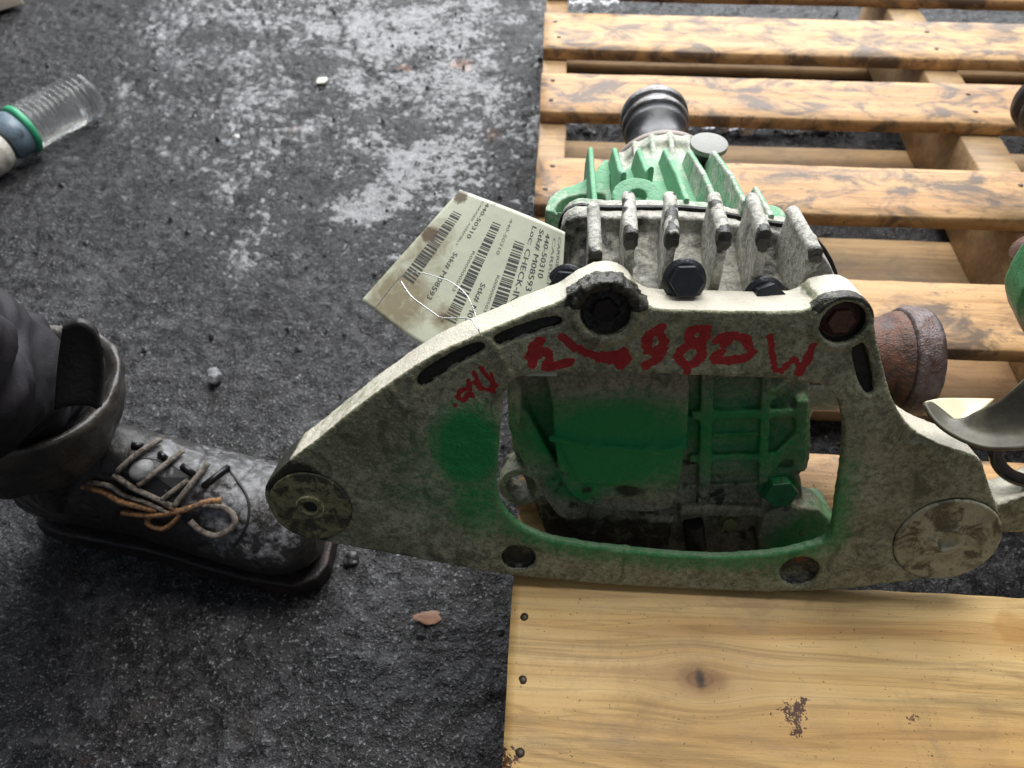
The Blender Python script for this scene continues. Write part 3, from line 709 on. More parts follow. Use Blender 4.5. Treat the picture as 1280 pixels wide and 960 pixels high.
# grey fins
fr = [(745, 316), (790, 292), (842, 292), (908, 292), (958, 290), (1023, 313)]
bk = [(742, 255), (786, 240), (838, 240), (893, 241), (941, 242), (991, 258)]
bs = [(741, 350), (785, 356), (833, 352), (893, 362), (947, 358), (1012, 352)]
for i in range(6):
    pf = hy(*fr[i], .345); pk = hy(*bk[i], .386); pb = hy(*bs[i], .342)
    mb = MB(); th = .0024
    xk = pk[0]
    def face(s): return [(pb[0]+s*.0034, pb[1], pb[2]-.012), (pf[0]+s*th, pf[1], pf[2]), (pk[0]+s*th, pk[1], pk[2]), (pk[0]+s*.0034, .388, pk[2]-.055)]
    a, b = face(-1), face(1); mb.add(a+b, [(0, 1, 2, 3), (7, 6, 5, 4), (0, 4, 5, 1), (1, 5, 6, 2), (2, 6, 7, 3), (3, 7, 4, 0)])
    mb.tube([pk+np.array([0, 0, -.003]), pf+np.array([0, 0, -.003])], .0042, 14, False)
    mb.tube([pf+np.array([0, -.001, -.0075]), pf+np.array([0, .018, -.006])], .0044, 14, False)
    fmesh = remesh(mb, "cooling_fin", .0009, 3, .0003, 220); v = getv(fmesh)
    tip = np.linalg.norm(v-(pf+np.array([0, 0, -.004])), axis=1)+(fbm(v, 150, 3, i)-.5)*.012
    dk = 1.2*(1-sstep(.004, .0105, tip))
    tt = (v[:, 2] > pf[2]-.008+(v[:, 1]-pf[1])*(pk[2]-pf[2])/.041)
    worn = tt*sstep(.5, .62, fbm(v, 120, 3, i+20))
    if 0 < i < 4: dk = np.maximum(dk, .85*worn)
    if i == 5: dk = dk*.6
    setattr_f(fmesh, "dark", dk); setattr_f(fmesh, "bare_lit", .35+0*dk); setattr_f(fmesh, "mint", 0*dk); setattr_f(fmesh, "red", 0*dk)
    part("cooling_fin", fmesh, M['alloy'], diff)

# green carrier
gm_ = MB()
def ell(y, cx, cz, rx, rz, nseg=48, p=2.4):
    o = []
    for k in range(nseg):
        t = 2*PI*k/nseg; c, s = math.cos(t), math.sin(t)
        o.append((cx+rx*math.copysign(abs(c)**(2/p), c), y, cz+rz*math.copysign(abs(s)**(2/p), s)))
    return o
gm_.prism(sc(ring, 1.0), [], fny, RY+.002, RY+.011)
gm_.loft([ell(.402, .087, .235, .078, .078), ell(.43, .088, .235, .074, .070), ell(.47, .092, .235, .064, .058), ell(.52, .097, .232, .050, .048), ell(.55, .100, .228, .040, .041), ell(.572, .100, .226, .038, .038)])
gm_.lathe([(.042, 0), (.0455, .003), (.0455, .012), (.042, .016)], (.100, .560, .226), (0, 1, 0), 48)
# pinion nose ribs
for k in range(-3, 4):
    a = PI/2+k*.33; c = Vector((.100+.0455*math.cos(a), 0, .226+.0455*math.sin(a)))
    gm_.tube([(c.x, .530, c.z+.001), (c.x, .574, c.z)], .0024, 10, False)
for y in (.540, .550): gm_.lathe([(.0400, 0), (.0435, .001), (.0435, .003), (.040, .004)], (.100, y, .226), (0, 1, 0), 48)
# left mounting ear: a thin curved lip above a lower shelf
ear = [tuple(hz(u, v, .285)[:2]) for u, v in ((680, 268), (684, 248), (700, 236), (724, 228), (742, 218), (752, 200), (764, 200), (764, 262))]
hol = [tuple(hz(u, v, .285)[:2]) for u, v in ((692, 268), (697, 253), (712, 245), (735, 242), (757, 240), (757, 258))]
hxy = lambda a, b, d: (a, b, d)
gm_.prism(smooth_poly(ear, 1), [smooth_poly(hol, 1)], hxy, .262, .285)
gm_.prism(smooth_poly(ear, 1), [], hxy, .240, .264)
gm_.loft([[(x, y, z) for x, y in smooth_poly(ear, 1)] for z in (.20, .25)])
# right ear and shoulder
ear2 = [tuple(hz(u, v, .275)[:2]) for u, v in ((955, 248), (966, 244), (982, 250), (988, 262), (980, 272), (960, 275))]
gm_.prism(smooth_poly(ear2, 1), [], hxy, .24, .268)
gm_.loft([[(.15, .40+.03*math.cos(t), .245+.045*math.sin(t)) for t in [2*PI*k/24 for k in range(24)]], [(.178, .395+.02*math.cos(t), .235+.035*math.sin(t)) for t in [2*PI*k/24 for k in range(24)]]])
car = remesh(gm_, "carrier_casting", .0015, 3, .0004, 130)
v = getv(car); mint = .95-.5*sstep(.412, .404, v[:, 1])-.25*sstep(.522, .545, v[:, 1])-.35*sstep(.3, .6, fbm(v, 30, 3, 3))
setattr_f(car, "mint", mint); setattr_f(car, "bare_lit", .5+0*mint); setattr_f(car, "dark", .25*sstep(.50, .58, v[:, 1])*(v[:, 2] < .262)); setattr_f(car, "red", 0*mint); setattr_f(car, "green", 0*mint)
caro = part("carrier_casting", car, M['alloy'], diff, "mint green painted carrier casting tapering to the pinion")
nearx = [.032, .050, .068, .088, .106, .124, .143]
for i, x in enumerate(nearx):
    x2 = x+.002; th = .0019; zt = .333-(.010 if i in (0, 6) else 0); zf = .297-(.018 if i == 6 else 0); yf = .52-(.05 if i == 6 else 0)
    y0_ = {1: .425, 2: .432}.get(i, .399); pr = [(y0_, .27), (y0_, zt-.012), (y0_+.003, zt-.001), (.45, zt-.014), (yf-.01, zf), (yf, zf-.02), (yf, .25)]
    mb = MB(); L = [(x-th*(1.5 if z < .29 else 1), y, z) for y, z in pr]; Rg = [(x+th*(1.5 if z < .29 else 1), y, z) for y, z in pr]; n_ = len(pr)
    mb.add(L+Rg, [tuple(range(n_)), tuple(reversed(range(n_, 2*n_)))]+[(k, k+n_, (k+1) % n_+n_, (k+1) % n_) for k in range(n_)])
    fm_ = remesh(mb, "cooling_fin", .0010, 2, .0002, 200); v = getv(fm_)
    mt = .95-.9*sstep(.45, .7, fbm(v, 60, 3, i+3))*(.6 if i > 2 else .2)-(.35*(v[:, 0] < x) if i > 3 else 0)
    setattr_f(fm_, "mint", mt); setattr_f(fm_, "bare_lit", .4+0*mt); setattr_f(fm_, "dark", 0*mt)
    part("cooling_fin", fm_, M['alloy'], diff, "mint green painted cooling fin")
# filler plug
fp = hz(797, 246, .326); 
mb = MB().lathe([(.0165, -.012), (.0165, .0), (.0155, .0014), (.0060, .0014), (.0050, -.004), (.0001, -.004)][::-1], fp, (0, -.15, 1), 40)
fpm = remesh(mb, "filler_plug", .0008, 2, .0001); v = getv(fpm); setattr_f(fpm, "mint", .8+0*v[:, 0]); setattr_f(fpm, "bare_lit", .5+0*v[:, 0]); setattr_f(fpm, "dark", 0*v[:, 0])
part("filler_plug", fpm, M['alloy'], diff, "round mint green filler plug with a socket recess")
# breather with pale washer
wp = hz(886, 181, .290)
br = part("breather", MB().lathe([(.010, -.035), (.0105, -.004), (.0125, -.002)], wp, (0, 0, 1), 28).mesh("breather"), M['rubber'], diff)
w_m = bevelled(MB().lathe([(.0145, -.002), (.0145, .0018)], wp, (0, 0, 1), 36), "washer", .0005, 2); part("washer", w_m, M['white_disc'], br)
# pinion flange
ncx, ncz = .100, .226
ND = -.028
nose = MB().lathe([(.0445, .601), (.0452, .604), (.0452, .607), (.042, .609), (.033, .611)], (ncx, ND, ncz), (0, 1, 0), 56)
o = part("dust_shield", nose.mesh("dust_shield"), M['dustrim'], diff); smooth_shade(o.data)
o = part("pinion_coupling", MB().lathe([(.031, .611), (.031, .622), (.0265, .626), (.0265, .664), (.029, .668), (.029, .680)], (ncx, ND, ncz), (0, 1, 0), 56).mesh("pinion_coupling"), M['rubber'], diff); smooth_shade(o.data)
mb = MB().lathe([(.0290, .680), (.0312, .6815), (.0312, .688), (.029, .690), (.029, .694), (.0320, .696), (.0320, .704), (.028, .708), (.022, .712), (.021, .700), (.0001, .700)], (ncx, ND, ncz), (0, 1, 0), 56)
o = part("pinion_flange", bevelled(mb, "pinion_flange", .0004, 1), M['chrome'], diff)
# right output hub
fx, fy, fz = .262, .364, .232
mb = MB().lathe([(.026, .19), (.028, .205), (.0285, .220), (.030, .232), (.033, .237), (.0345, .242), (.024, .2425)], (0, fy, fz), (1, 0, 0), 48)
m = remesh(mb, "axle_hub", .0010, 3, .0006, 160); part("axle_hub", m, M['rust'], diff, "rusty brown output hub")
mb = MB().lathe([(.026, .240), (.0360, .243), (.0375, .246), (.0375, .257), (.036, .260), (.026, .261), (.024, .253), (.0001, .253)], (0, fy, fz), (1, 0, 0), 56)
m = remesh(mb, "axle_flange", .0010, 2, .0004, 200); part("axle_flange", m, M['rust_light'], diff, "worn rusty flange disc")

# ------------------------------------------------------------------ paper tag and wire
M['paper'] = None
g = G("tag_paper", .45, 0, .4)
st = g.math('ADD', g.attr("stain"), g.math('MULTIPLY', g.math('SUBTRACT', g.noise(110, 5, .7, dist=.6), .5), 1.3))
pc = g.ramp(g.noise(30, 3), [(.3, (.50, .52, .40)), (.7, (.58, .60, .47))])
pc = g.mix(g.ramp(st, [(.35, 0.0), (.9, .8)]), pc, (.22, .17, .09))
pc = g.mix(g.ramp(g.math('ADD', g.attr("oil"), g.math('MULTIPLY', g.math('SUBTRACT', g.noise(260, 4, .7), .5), 1.2)), [(.45, 0.0), (.75, .85)]), pc, (.085, .05, .025))
M['paper'] = g.done(pc, .42, None, g.bump(g.noise(60, 3), .25, .002))
TL = [  # (p, top px, bottom px, top distance, bottom distance) lines down the tag
    (0.00, (575, 237), (452, 375), .505, .490), (.36, (621, 254), (527, 430), .492, .478), (.70, (664, 271), (604, 462), .478, .462), (1.00, (706, 290), (696, 470), .462, .452)]
TP = [(Vector(hd(*a, da)), Vector(hd(*b, db)), p) for p, a, b, da, db in TL]
def tagpt(p, q, lift=0.0):
    P0 = lambda k: [t[k] for t in TP]
    ps = [t[2] for t in TP]
    def lag(vals):
        r = Vector((0, 0, 0))
        for i in range(4):
            w_ = 1.0
            for j in range(4):
                if j != i: w_ *= (p-ps[j])/(ps[i]-ps[j])
            r += vals[i]*w_
        return r
    c = lag(P0(0)).lerp(lag(P0(1)), q)
    if lift:
        e = 1e-3; a = tagpt(p+e, q)-tagpt(p-e, q); b = tagpt(p, q+e)-tagpt(p, q-e); n_ = a.cross(b).normalized()
        if n_.dot(Vector(CP)-c) < 0: n_ = -n_
        c = c+n_*lift
    return c
NPQ = 40; vs = []; fs = []
for s_ in (0, 1):
    for i in range(NPQ+1):
        for j in range(NPQ+1): vs.append(tagpt(i/NPQ, j/NPQ, -.0004*s_-.00001))
W_ = NPQ+1
for i in range(NPQ):
    for j in range(NPQ):
        a = i*W_+j; fs.append((a, a+1, a+W_+1, a+W_)); b = a+W_*W_; fs.append((b, b+W_, b+W_+1, b+1))
rim_ = [i*W_ for i in range(W_)]+[NPQ*W_+j for j in range(1, W_)]+[i*W_+NPQ for i in range(NPQ-1, -1, -1)]+[j for j in range(NPQ-1, 0, -1)]
for k in range(len(rim_)): a, b = rim_[k], rim_[(k+1) % len(rim_)]; fs.append((a, b, b+W_*W_, a+W_*W_))
tm = MB().add(vs, fs).mesh("tag_sheet"); smooth_shade(tm)
v = getv(tm)
ds = lambda u, vv, d, r: 1-sstep(r*.2, r, np.linalg.norm(v-hd(u, vv, d), axis=1))
vp = np.array([0.0]*len(v)); 
setattr_f(tm, "stain", np.maximum.reduce([.9*ds(500, 370, .487, .04), .7*ds(540, 300, .495, .03), .9*ds(555, 395, .478, .018), .6*ds(515, 330, .49, .04)]))
setattr_f(tm, "oil", np.maximum.reduce([ds(576, 247, .503, .009), .9*ds(537, 292, .497, .011), .8*ds(553, 396, .478, .007), .6*ds(619, 257, .492, .006), .6*ds(496, 398, .482, .005)]))
tagroot = thing("paper_tag", "pale green barcode stock tag wired to the bracket, stained brown at one corner", "tag", TP[0][0])
tsheet = part("tag_sheet", tm, M['paper'], tagroot)
ink = mat_simple("grey_ink", (.055, .058, .055), .6, 0, .3, 200, .05)
inkl = mat_simple("faded_ink", (.20, .21, .17), .6, 0, .3, 200, .05)
LP = (TP[0][0]-TP[3][0]).length; LQ = (TP[1][0]-TP[1][1]).length
def tag_text(txt, p, q0, q1, h, mat):
    """text reading down the tag from q0 to q1, letter tops toward the right edge"""
    c = bpy.data.curves.new("t", 'FONT'); c.body = txt; c.resolution_u = 2
    o = bpy.data.objects.new("t", c); COL.objects.link(o); m = evaluated(o); bpy.data.objects.remove(o)
    v = getv(m)
    if len(v) == 0: return
    x0, x1 = v[:, 0].min(), v[:, 0].max(); hh = max(v[:, 1].max(), .7)
    out = np.array([tagpt(p+y/hh*h, q0+(x-x0)/(x1-x0)*(q1-q0), .00018) for x, y, _ in v]); setv(m, out); m.name = "print"
    part("print_line", m, mat, tsheet)
def barcode(p0, p1, q0, q1, seed):
    r = random.Random(seed); mb = MB(); q = q0
    while q < q1:
        wd = r.choice([.004, .004, .008, .012])*1.25; gap = r.choice([.004, .006, .010])*1.25
        k = 3; vs = []
        for i in range(k+1):
            vs.append(tagpt(p0+(p1-p0)*i/k, q, .00016)); vs.append(tagpt(p0+(p1-p0)*i/k, min(q+wd, q1+.01), .00016))
        mb.add(vs, [(2*i, 2*i+1, 2*i+3, 2*i+2) for i in range(k)]); q += wd+gap
    part("barcode", mb.mesh("barcode"), ink, tsheet)
tag_text("CARRIER ASSEMBLY", .955, .05, .62, .020, inkl)
tag_text("CARRIER AXLE", .915, .07, .66, .022, inkl)
tag_text("440-50310", .855, .06, .36, .034, ink)
tag_text("Stk# M08593", .800, .05, .46, .036, ink)
tag_text("Loc: CHECK-IN", .735, .05, .55, .038, ink)
barcode(.635, .715, .18, .78, 3)
tag_text("R000000503", .600, .42, .66, .020, inkl)
tag_text("440-50310", .535, .06, .30, .026, inkl)
tag_text("Stk# M08593", .520, .50, .86, .034, ink)
barcode(.405, .480, .12, .80, 3)
tag_text("R000000503", .370, .34, .62, .020, inkl)
tag_text("440-50310", .275, .02, .28, .034, ink)
tag_text("CARRIER ASSEMBLY", .235, .02, .36, .016, inkl)
tag_text("Stk# M08593", .255, .40, .74, .032, ink)
barcode(.075, .150, .16, .72, 3)
silver = mat_simple("silver_wire", (.62, .62, .60), .25, .95, .1)
Z3 = lambda l, d0, d1: [hd(420+x/4.267, 220+y/4.267, d0+(d1-d0)*k/(len(l)-1)) for k, (x, y) in enumerate(l)]
rimw = PL(*pp(599, 413), -.0008)
wm = MB(); l1 = Z3([(745, 745), (700, 640), (620, 570), (540, 540), (450, 515), (380, 520), (330, 555), (260, 640), (180, 745), (115, 805)], .44, .478)
wm.tube([PL(*pp(603, 428), .002), rimw]+l1, .00028, 8)
l2 = Z3([(345, 560), (400, 640), (470, 695), (520, 730), (560, 755), (650, 758), (720, 765), (745, 800)], .474, .440)
wm.tube(l2+[rimw], .00042, 8)
wo = part("tie_wire", wm.mesh("tie_wire"), silver); smooth_shade(wo.data)
centre_origin(wo); tag(wo, "thin silver tie wire looping over the paper tag to the bracket edge", "wire")

# ------------------------------------------------------------------ person: booted leg at the left
person = thing("person", "crouching person's leg in dark trousers tucked into a scuffed black work boot on the floor", "person", (-.33, .34, 0))
trm = G("dark_trouser_cloth", .75, 0, .25)
wv = trm.noise(900, 3, .6)
tcol = trm.ramp(trm.noise(12, 4), [(.3, (.011, .010, .013)), (.7, (.026, .024, .029))])
M['cloth'] = trm.done(tcol, .62, None, trm.bump(wv, .35, .0008))

lg = G("scuffed_leather", .42, 0, .5)
ln = lg.noise(22, 6, .7, dist=.5); l2_ = lg.noise(150, 5, .7)
lc = lg.ramp(ln, [(.35, (.010, .009, .008)), (.65, (.026, .023, .020))])
sc_ = edge_mask(lg, lg.attr("scuff"), ln, 1.6); sc_ = edge_mask(lg, sc_, l2_, 1.4)
lc = lg.mix(lg.ramp(sc_, [(.38, 0.0), (.85, .85)]), lc, (.30, .30, .32))
lc = lg.mix(lg.ramp(edge_mask(lg, lg.attr("mud"), l2_, .9), [(.45, 0.0), (.8, .6)]), lc, (.16, .15, .08))
M['leather'] = lg.done(lc, lg.ramp(l2_, [(.3, .30), (.7, .55)]), None, lg.bump(l2_, .8, .0016))
M['collar'] = mat_simple("worn_collar_leather", (.050, .042, .034), .34, 0, .45, 45, .5, (.025, .022, .02), (.45, .6))
M['sole'] = mat_simple("brown_rubber_sole", (.028, .014, .011), .5, 0, .5, 50, .8, (.009, .008, .008), (.38, .52))
bm_ = MB(); NS = 48
def bring(x, yc, w, h, z0=.012, p=2.5):
    o = []
    for k in range(NS):
        t = 2*PI*k/NS; c, s = math.cos(t), math.sin(t)
        y = w*math.copysign(abs(c)**(2/p), c); z = h/2*math.copysign(abs(s)**(2/2.2), s)
        if s > 0: y *= 1-.30*s
        o.append((x, yc+y, z0+h/2+z))
    return o
ax_y = lambda x: .352+(x+.44)*(-.12)
st_ = [(-.447, .022, .050, .02), (-.443, .032, .085, .012), (-.42, .038, .11, .012), (-.38, .039, .125, .012), (-.34, .040, .125, .012), (-.31, .043, .112, .012), (-.28, .047, .096, .012), (-.25, .050, .084, .012), (-.22, .0505, .074, .012), (-.20, .046, .066, .013), (-.187, .036, .056, .016), (-.180, .022, .036, .022)]
bm_.loft([bring(x, ax_y(x), w_, h_, z_) for x, w_, h_, z_ in st_])
shaft = [((-.395, .350, .07), .044), ((-.393, .349, .11), .046), ((-.388, .347, .145), .050), ((-.384, .344, .170), .055)]
bm_.tube([s[0] for s in shaft], [s[1] for s in shaft], 40)
bt = remesh(bm_, "boot_upper", .0018, 6, 0, 100)
v = getv(bt); n = getn(bt)
v += n*((fbm(v, 28, 3, 44)-.5)*.003+(fbm(v, 90, 2, 45)-.5)*.0012-sstep(.75, 1, 1-np.abs(fbm(v*np.array([1.6, .7, 1]), 38, 2, 46)-.5)*5)*.0014)[:, None]; setv(bt, v)
scf = sstep(.1, .75, n[:, 2])*sstep(-.35, -.29, v[:, 0])*.42+.12*sstep(-.30, -.22, v[:, 0])*sstep(.0, .5, n[:, 2])
setattr_f(bt, "scuff", scf); setattr_f(bt, "mud", .55*(1-sstep(.0, .05, np.linalg.norm(v-np.array([-.25, .30, .05]), axis=1))))
boot = part("work_boot", bt, M['leather'], person, "scuffed black leather work boot")
sm_ = MB(); pts = []
for s_ in (1, -1):
    seq = st_ if s_ == 1 else st_[::-1]
    pts += [(x+(-.002 if x < -.44 else (.005 if x > -.19 else 0)), ax_y(x)+s_*(w_+(.001 if x > -.21 else -.003))) for x, w_, h_, z_ in seq]
sm_.prism(pts, [], hxy, -.004, .017)
part("boot_sole", remesh(sm_, "boot_sole", .0016, 3, .0004), M['sole'], boot, "dark brown rubber sole")
bvh = BVHTree.FromPolygons([Vector(p) for p in v], [tuple(p.vertices) for p in bt.polygons])
# padded collar
cc = Vector((-.380, .342, .176)); tilt = Matrix.Rotation(math.radians(14), 3, 'Y') @ Matrix.Rotation(math.radians(-8), 3, 'X')
rings = []; NC = 120; NP2 = 22
for k in range(NC):
    a = 2*PI*k/NC; rg = []
    rim_h = .034+.006*math.sin(a+2.2)+.003*math.sin(3*a)
    for q_ in range(NP2):
        b = 2*PI*q_/NP2; hh = math.sin(b); rr = math.cos(b)
        flare = .007*(hh*.5+.5)**2
        thick = .0075*(1-.35*math.exp(-((hh-.15)/.14)**2))+.0015*math.sin(5*a+hh*3)
        rad_ = 1+(rr*thick+flare)/.056
        rg.append(cc+tilt @ Vector((.052*math.cos(a)*rad_, .064*math.sin(a)*rad_, rim_h*.75*hh-.008)))
    rings.append(rg)
vs_ = [p for rg in rings for p in rg]; fs_ = [(k*NP2+q_, k*NP2+(q_+1) % NP2, ((k+1) % NC)*NP2+(q_+1) % NP2, ((k+1) % NC)*NP2+q_) for k in range(NC) for q_ in range(NP2)]
cme = MB().add(vs_, fs_).mesh("boot_collar"); smooth_shade(cme); vv = getv(cme); nn = getn(cme)
setv(cme, vv+nn*((fbm(vv, 45, 3, 12)-.5)*.006+(1-np.abs(fbm(vv*np.array([1, 1, 2.]), 42, 2, 19)-.5)*6).clip(-1, 1)*.0010)[:, None])
part("boot_collar", cme, M['collar'], boot, "padded brown black collar rolled outward")
# boot pull tab flap standing up behind the collar
def sheet(rows, th):
    """rows of points -> thick sheet"""
    nr, nc = len(rows), len(rows[0]); V = [[Vector(p) for p in r] for r in rows]; vs = []; 
    Nn = [[(V[min(i+1, nr-1)][j]-V[max(i-1, 0)][j]).cross(V[i][min(j+1, nc-1)]-V[i][max(j-1, 0)]).normalized() for j in range(nc)] for i in range(nr)]
    for s_ in (1, -1):
        for i in range(nr):
            for j in range(nc): vs.append(V[i][j]+Nn[i][j]*th*.5*s_)
    o = nr*nc; fs = []
    for i in range(nr-1):
        for j in range(nc-1):
            a = i*nc+j; fs.append((a, a+1, a+nc+1, a+nc)); fs.append((a+o, a+nc+o, a+nc+1+o, a+1+o))
    rm = [j for j in range(nc)]+[i*nc+nc-1 for i in range(1, nr)]+[(nr-1)*nc+j for j in range(nc-2, -1, -1)]+[i*nc for i in range(nr-2, 0, -1)]
    for k in range(len(rm)): a, b = rm[k], rm[(k+1) % len(rm)]; fs.append((a, b, b+o, a+o))
    return MB().add(vs, fs)
def densify(rows, m=8):
    R1 = [catmull([Vector(p) for p in r], 0, m)[0] for r in rows]; cols = [catmull([R1[i][j] for i in range(len(rows))], 0, m)[0] for j in range(len(R1[0]))]
    return [[cols[j][i] for j in range(len(cols))] for i in range(len(cols[0]))]
tg = densify([[hd(78, 408, .47), hd(98, 400, .47), hd(118, 412, .475), hd(128, 436, .485)], [hd(74, 450, .485), hd(96, 445, .485), hd(116, 450, .49), hd(130, 470, .495)], [hd(70, 510, .50), hd(92, 505, .50), hd(112, 505, .505), hd(124, 510, .505)]], 5)
tgm = sheet(tg, .005).mesh("boot_tongue"); smooth_shade(tgm); part("boot_tongue", tgm, M['leather'], boot, "dark tongue flap standing up beside the trousers")
# laces laid over the boot
def on_boot(u, vv, lift):
    loc, nr_, ix, ds_ = bvh.ray_cast(Vector(CP), Vector(ray(u, vv)).normalized())
    if loc is None: loc = Vector(hz(u, vv, .075)); nr_ = Vector((0, 0, 1))
    return loc+nr_*lift
Z4 = lambda l: [(80+x/4.365, 480+y/4.365) for x, y in l]
lace_pale = mat_simple("grey_lace", (.20, .17, .14), .8, 0, .4, 300, .8, (.06, .045, .035)); lace_or = mat_simple("orange_brown_lace", (.33, .16, .06), .75, 0, .4, 300, .8, (.10, .06, .035))
for l, r, m_ in (([(300, 470), (400, 390), (520, 325)], .0022, lace_pale), ([(415, 545), (520, 470), (640, 385)], .0022, lace_pale), ([(610, 655), (690, 560), (780, 450)], .0024, lace_pale), ([(545, 620), (600, 580), (680, 530)], .0020, lace_pale),
                 ([(280, 485), (380, 550), (480, 600), (620, 665)], .0024, lace_pale), ([(150, 520), (260, 540), (360, 600), (470, 640), (600, 700)], .0021, lace_pale), ([(560, 640), (640, 700), (560, 770), (470, 740), (500, 690)], .0022, lace_or),
                 ([(120, 540), (230, 570), (330, 625), (450, 660), (520, 680)], .0026, lace_or),
                 ([(340, 695), (480, 700), (600, 690), (700, 670), (780, 645), (860, 640)], .0026, lace_or),
                 ([(700, 735), (760, 790), (840, 815), (910, 790), (940, 740), (900, 690), (830, 665), (760, 660)], .0026, lace_pale)):
    mm = MB().tube([on_boot(a, b, .0045) for a, b in Z4(l)], r, 10).mesh("lace"); smooth_shade(mm); part("lace", mm, m_, boot)
for l in ([(900, 470), (1000, 620), (1000, 760), (930, 880)],):
    mm = MB().tube([on_boot(a, b, .0004) for a, b in Z4(l)], .0011, 8).mesh('seam'); smooth_shade(mm); part('seam', mm, M['hole'], boot)
hk = mat_simple("black_hook", (.02, .02, .022), .3, .6)
for (a, b), (c, d) in (((370, 340), (430, 350)), ((520, 385), (560, 410)), ((640, 450), (710, 500)), ((760, 560), (895, 465))):
    mm = MB().tube([on_boot(*Z4([(a, b)])[0], .002), on_boot(*Z4([(c, d)])[0], .003)], .0026, 8, False).mesh("lace_hook"); smooth_shade(mm); part("lace_hook", mm, hk, boot)
# dark lacing gap with grey tongue showing
tp = [on_boot(*p, .0012) for p in Z4([(330, 480), (400, 400), (560, 420), (690, 510), (640, 600), (560, 640), (420, 560)])]
c_ = sum(tp, Vector())/len(tp); part("lacing_gap", MB().add([c_+Vector((0, 0, .0015))]+tp, [(0, i+1, (i+1) % len(tp)+1) for i in range(len(tp))]).mesh("lacing_gap"), M['hole'], boot)
tb = on_boot(*Z4([(420, 460)])[0], .001); tbm = MB().lathe([(.0001, .005), (.006, .004), (.0095, .001), (.010, -.002)][::-1], tb, (0, -.1, 1), 24); tq = tbm.mesh("tongue_pad"); smooth_shade(tq)
part("tongue_pad", tq, mat_simple("grey_padding", (.20, .20, .20), .7, 0, .4, 120, .8), boot)
# trousers
path = [Vector(p) for p in ((-.388, .345, .150), (-.386, .336, .195), (-.374, .303, .245), (-.362, .262, .30), (-.345, .20, .38), (-.32, .13, .48), (-.35, .0, .53), (-.42, -.20, .56))]
rad = [.036, .046, .056, .061, .064, .072, .084, .095]
pp_, rr_ = catmull(path, rad, 22); SG = 160; rings = []; up = None
for i, p in enumerate(pp_):
    t = (pp_[min(i+1, len(pp_)-1)]-pp_[max(i-1, 0)]).normalized()
    if up is None: up = Vector((0, 1, 0))
    up = (up-t*up.dot(t)).normalized(); sd = t.cross(up); rg = []
    for k in range(SG):
        a = 2*PI*k/SG; s = i/len(pp_)
        fold = .35*math.sin(i*.27+2.2*math.sin(a*1.0+.5)+1.3*math.sin(2*a+i*.05))*.0055*max(0, 1-s*1.1)+math.sin(i*.23-3*a+1.5)*.0035
        rg.append(p+(up*math.cos(a)+sd*math.sin(a))*(rr_[i]+fold*(.3 if i < 4 else 1)))
    rings.append(rg)
trs = MB().loft(rings).mesh("trouser_leg"); vv = getv(trs); nn = getn(trs)
ia = np.repeat(np.arange(len(rings)), SG); ka = np.tile(np.arange(SG), len(rings))*2*PI/SG
fq = np.stack([np.cos(ka)*.9+ia*.010, np.sin(ka)*.9, ia*.115+.9*np.sin(ka+.6)], 1)
r1 = 1-np.abs(fbm(fq, .85, 2, 21)-.5)*5; r2 = 1-np.abs(fbm(fq, 2.1, 2, 33)-.5)*4.5
setv(trs, vv+nn*(np.clip(r1, -1, 1)*.0065+np.clip(r2, -1, 1)*.0028-.003)[:, None]); smooth_shade(trs)
part("trouser_leg", trs, M['cloth'], person, "creased charcoal trouser leg")
jk = MB().loft([[(-.46+rx*math.cos(t), -.30+ry*math.sin(t), z) for t in [2*PI*k/48 for k in range(48)]] for z, rx, ry in ((.40, .10, .08), (.44, .17, .14), (.60, .19, .15), (.80, .19, .14), (1.0, .21, .14), (1.10, .17, .11), (1.14, .08, .07))])
jm = remesh(jk, "torso_light_block", .008, 3, .006, 12); part("torso_light_block", jm, M['cloth'], person, "unseen dark torso added to block light from behind")  # unseen torso, added to block light from the camera side

# ------------------------------------------------------------------ bottle
M['pet'] = None
g = G("clear_plastic", .08, 0, .5); g.b.inputs["Transmission Weight"].default_value = .95; g.b.inputs["IOR"].default_value = 1.35
M['pet'] = g.done(g.ramp(g.noise(60, 4), [(.3, (.75, .78, .78)), (.7, (.92, .92, .90))]), g.ramp(g.noise(60, 3), [(.4, .05), (.7, .3)]), None, g.bump(g.noise(120, 3), .3, .002))
B0 = Vector(hz(112, 118, .034)); B1 = Vector(hz(-20, 190, .034)); bx_ = (B1-B0).normalized(); LB = .21
B0.z = B1.z = .036; bx_ = (B1-B0).normalized()
bottle = thing("plastic_bottle", "crushed clear plastic bottle with a green band lying on the dark floor", "bottle", (B0.x, B0.y, 0))
prof = [(.0001, .004), (.020, .002), (.029, .0), (.0325, .006)]
t_ = .012
while t_ < .098:
    prof += [(.0325, t_), (.0285, t_+.0035), (.0325, t_+.007)]; t_ += .0085
prof += [(.0325, t_+.002)]
inner = [(max(r-.0012, .0001), t+.001 if t < .01 else t) for r, t in prof]
mb = MB().lathe(prof, B0, bx_, 56); mm = mb.mesh("bottle_body"); vv = getv(mm); setv(mm, vv+getn(mm)*((fbm(vv, 25, 2, 3)-.5)*.004)[:, None]); smooth_shade(mm)
bd = part("bottle_body", mm, M['pet'], bottle)
mm = MB().lathe([(.0318, .0), (.0335, .001), (.0335, .008), (.0318, .009)], B0+bx_*(t_+.003), bx_, 48).mesh("band"); smooth_shade(mm)
part("bottle_band", mm, mat_simple("green_plastic", (.04, .34, .17), .35, 0, .2), bottle)
mm = MB().lathe([(.0300, .0), (.0310, .002), (.0300, .022), (.027, .026)], B0+bx_*(t_+.012), bx_+Vector((0, 0, -.08)), 48).mesh("label"); smooth_shade(mm)
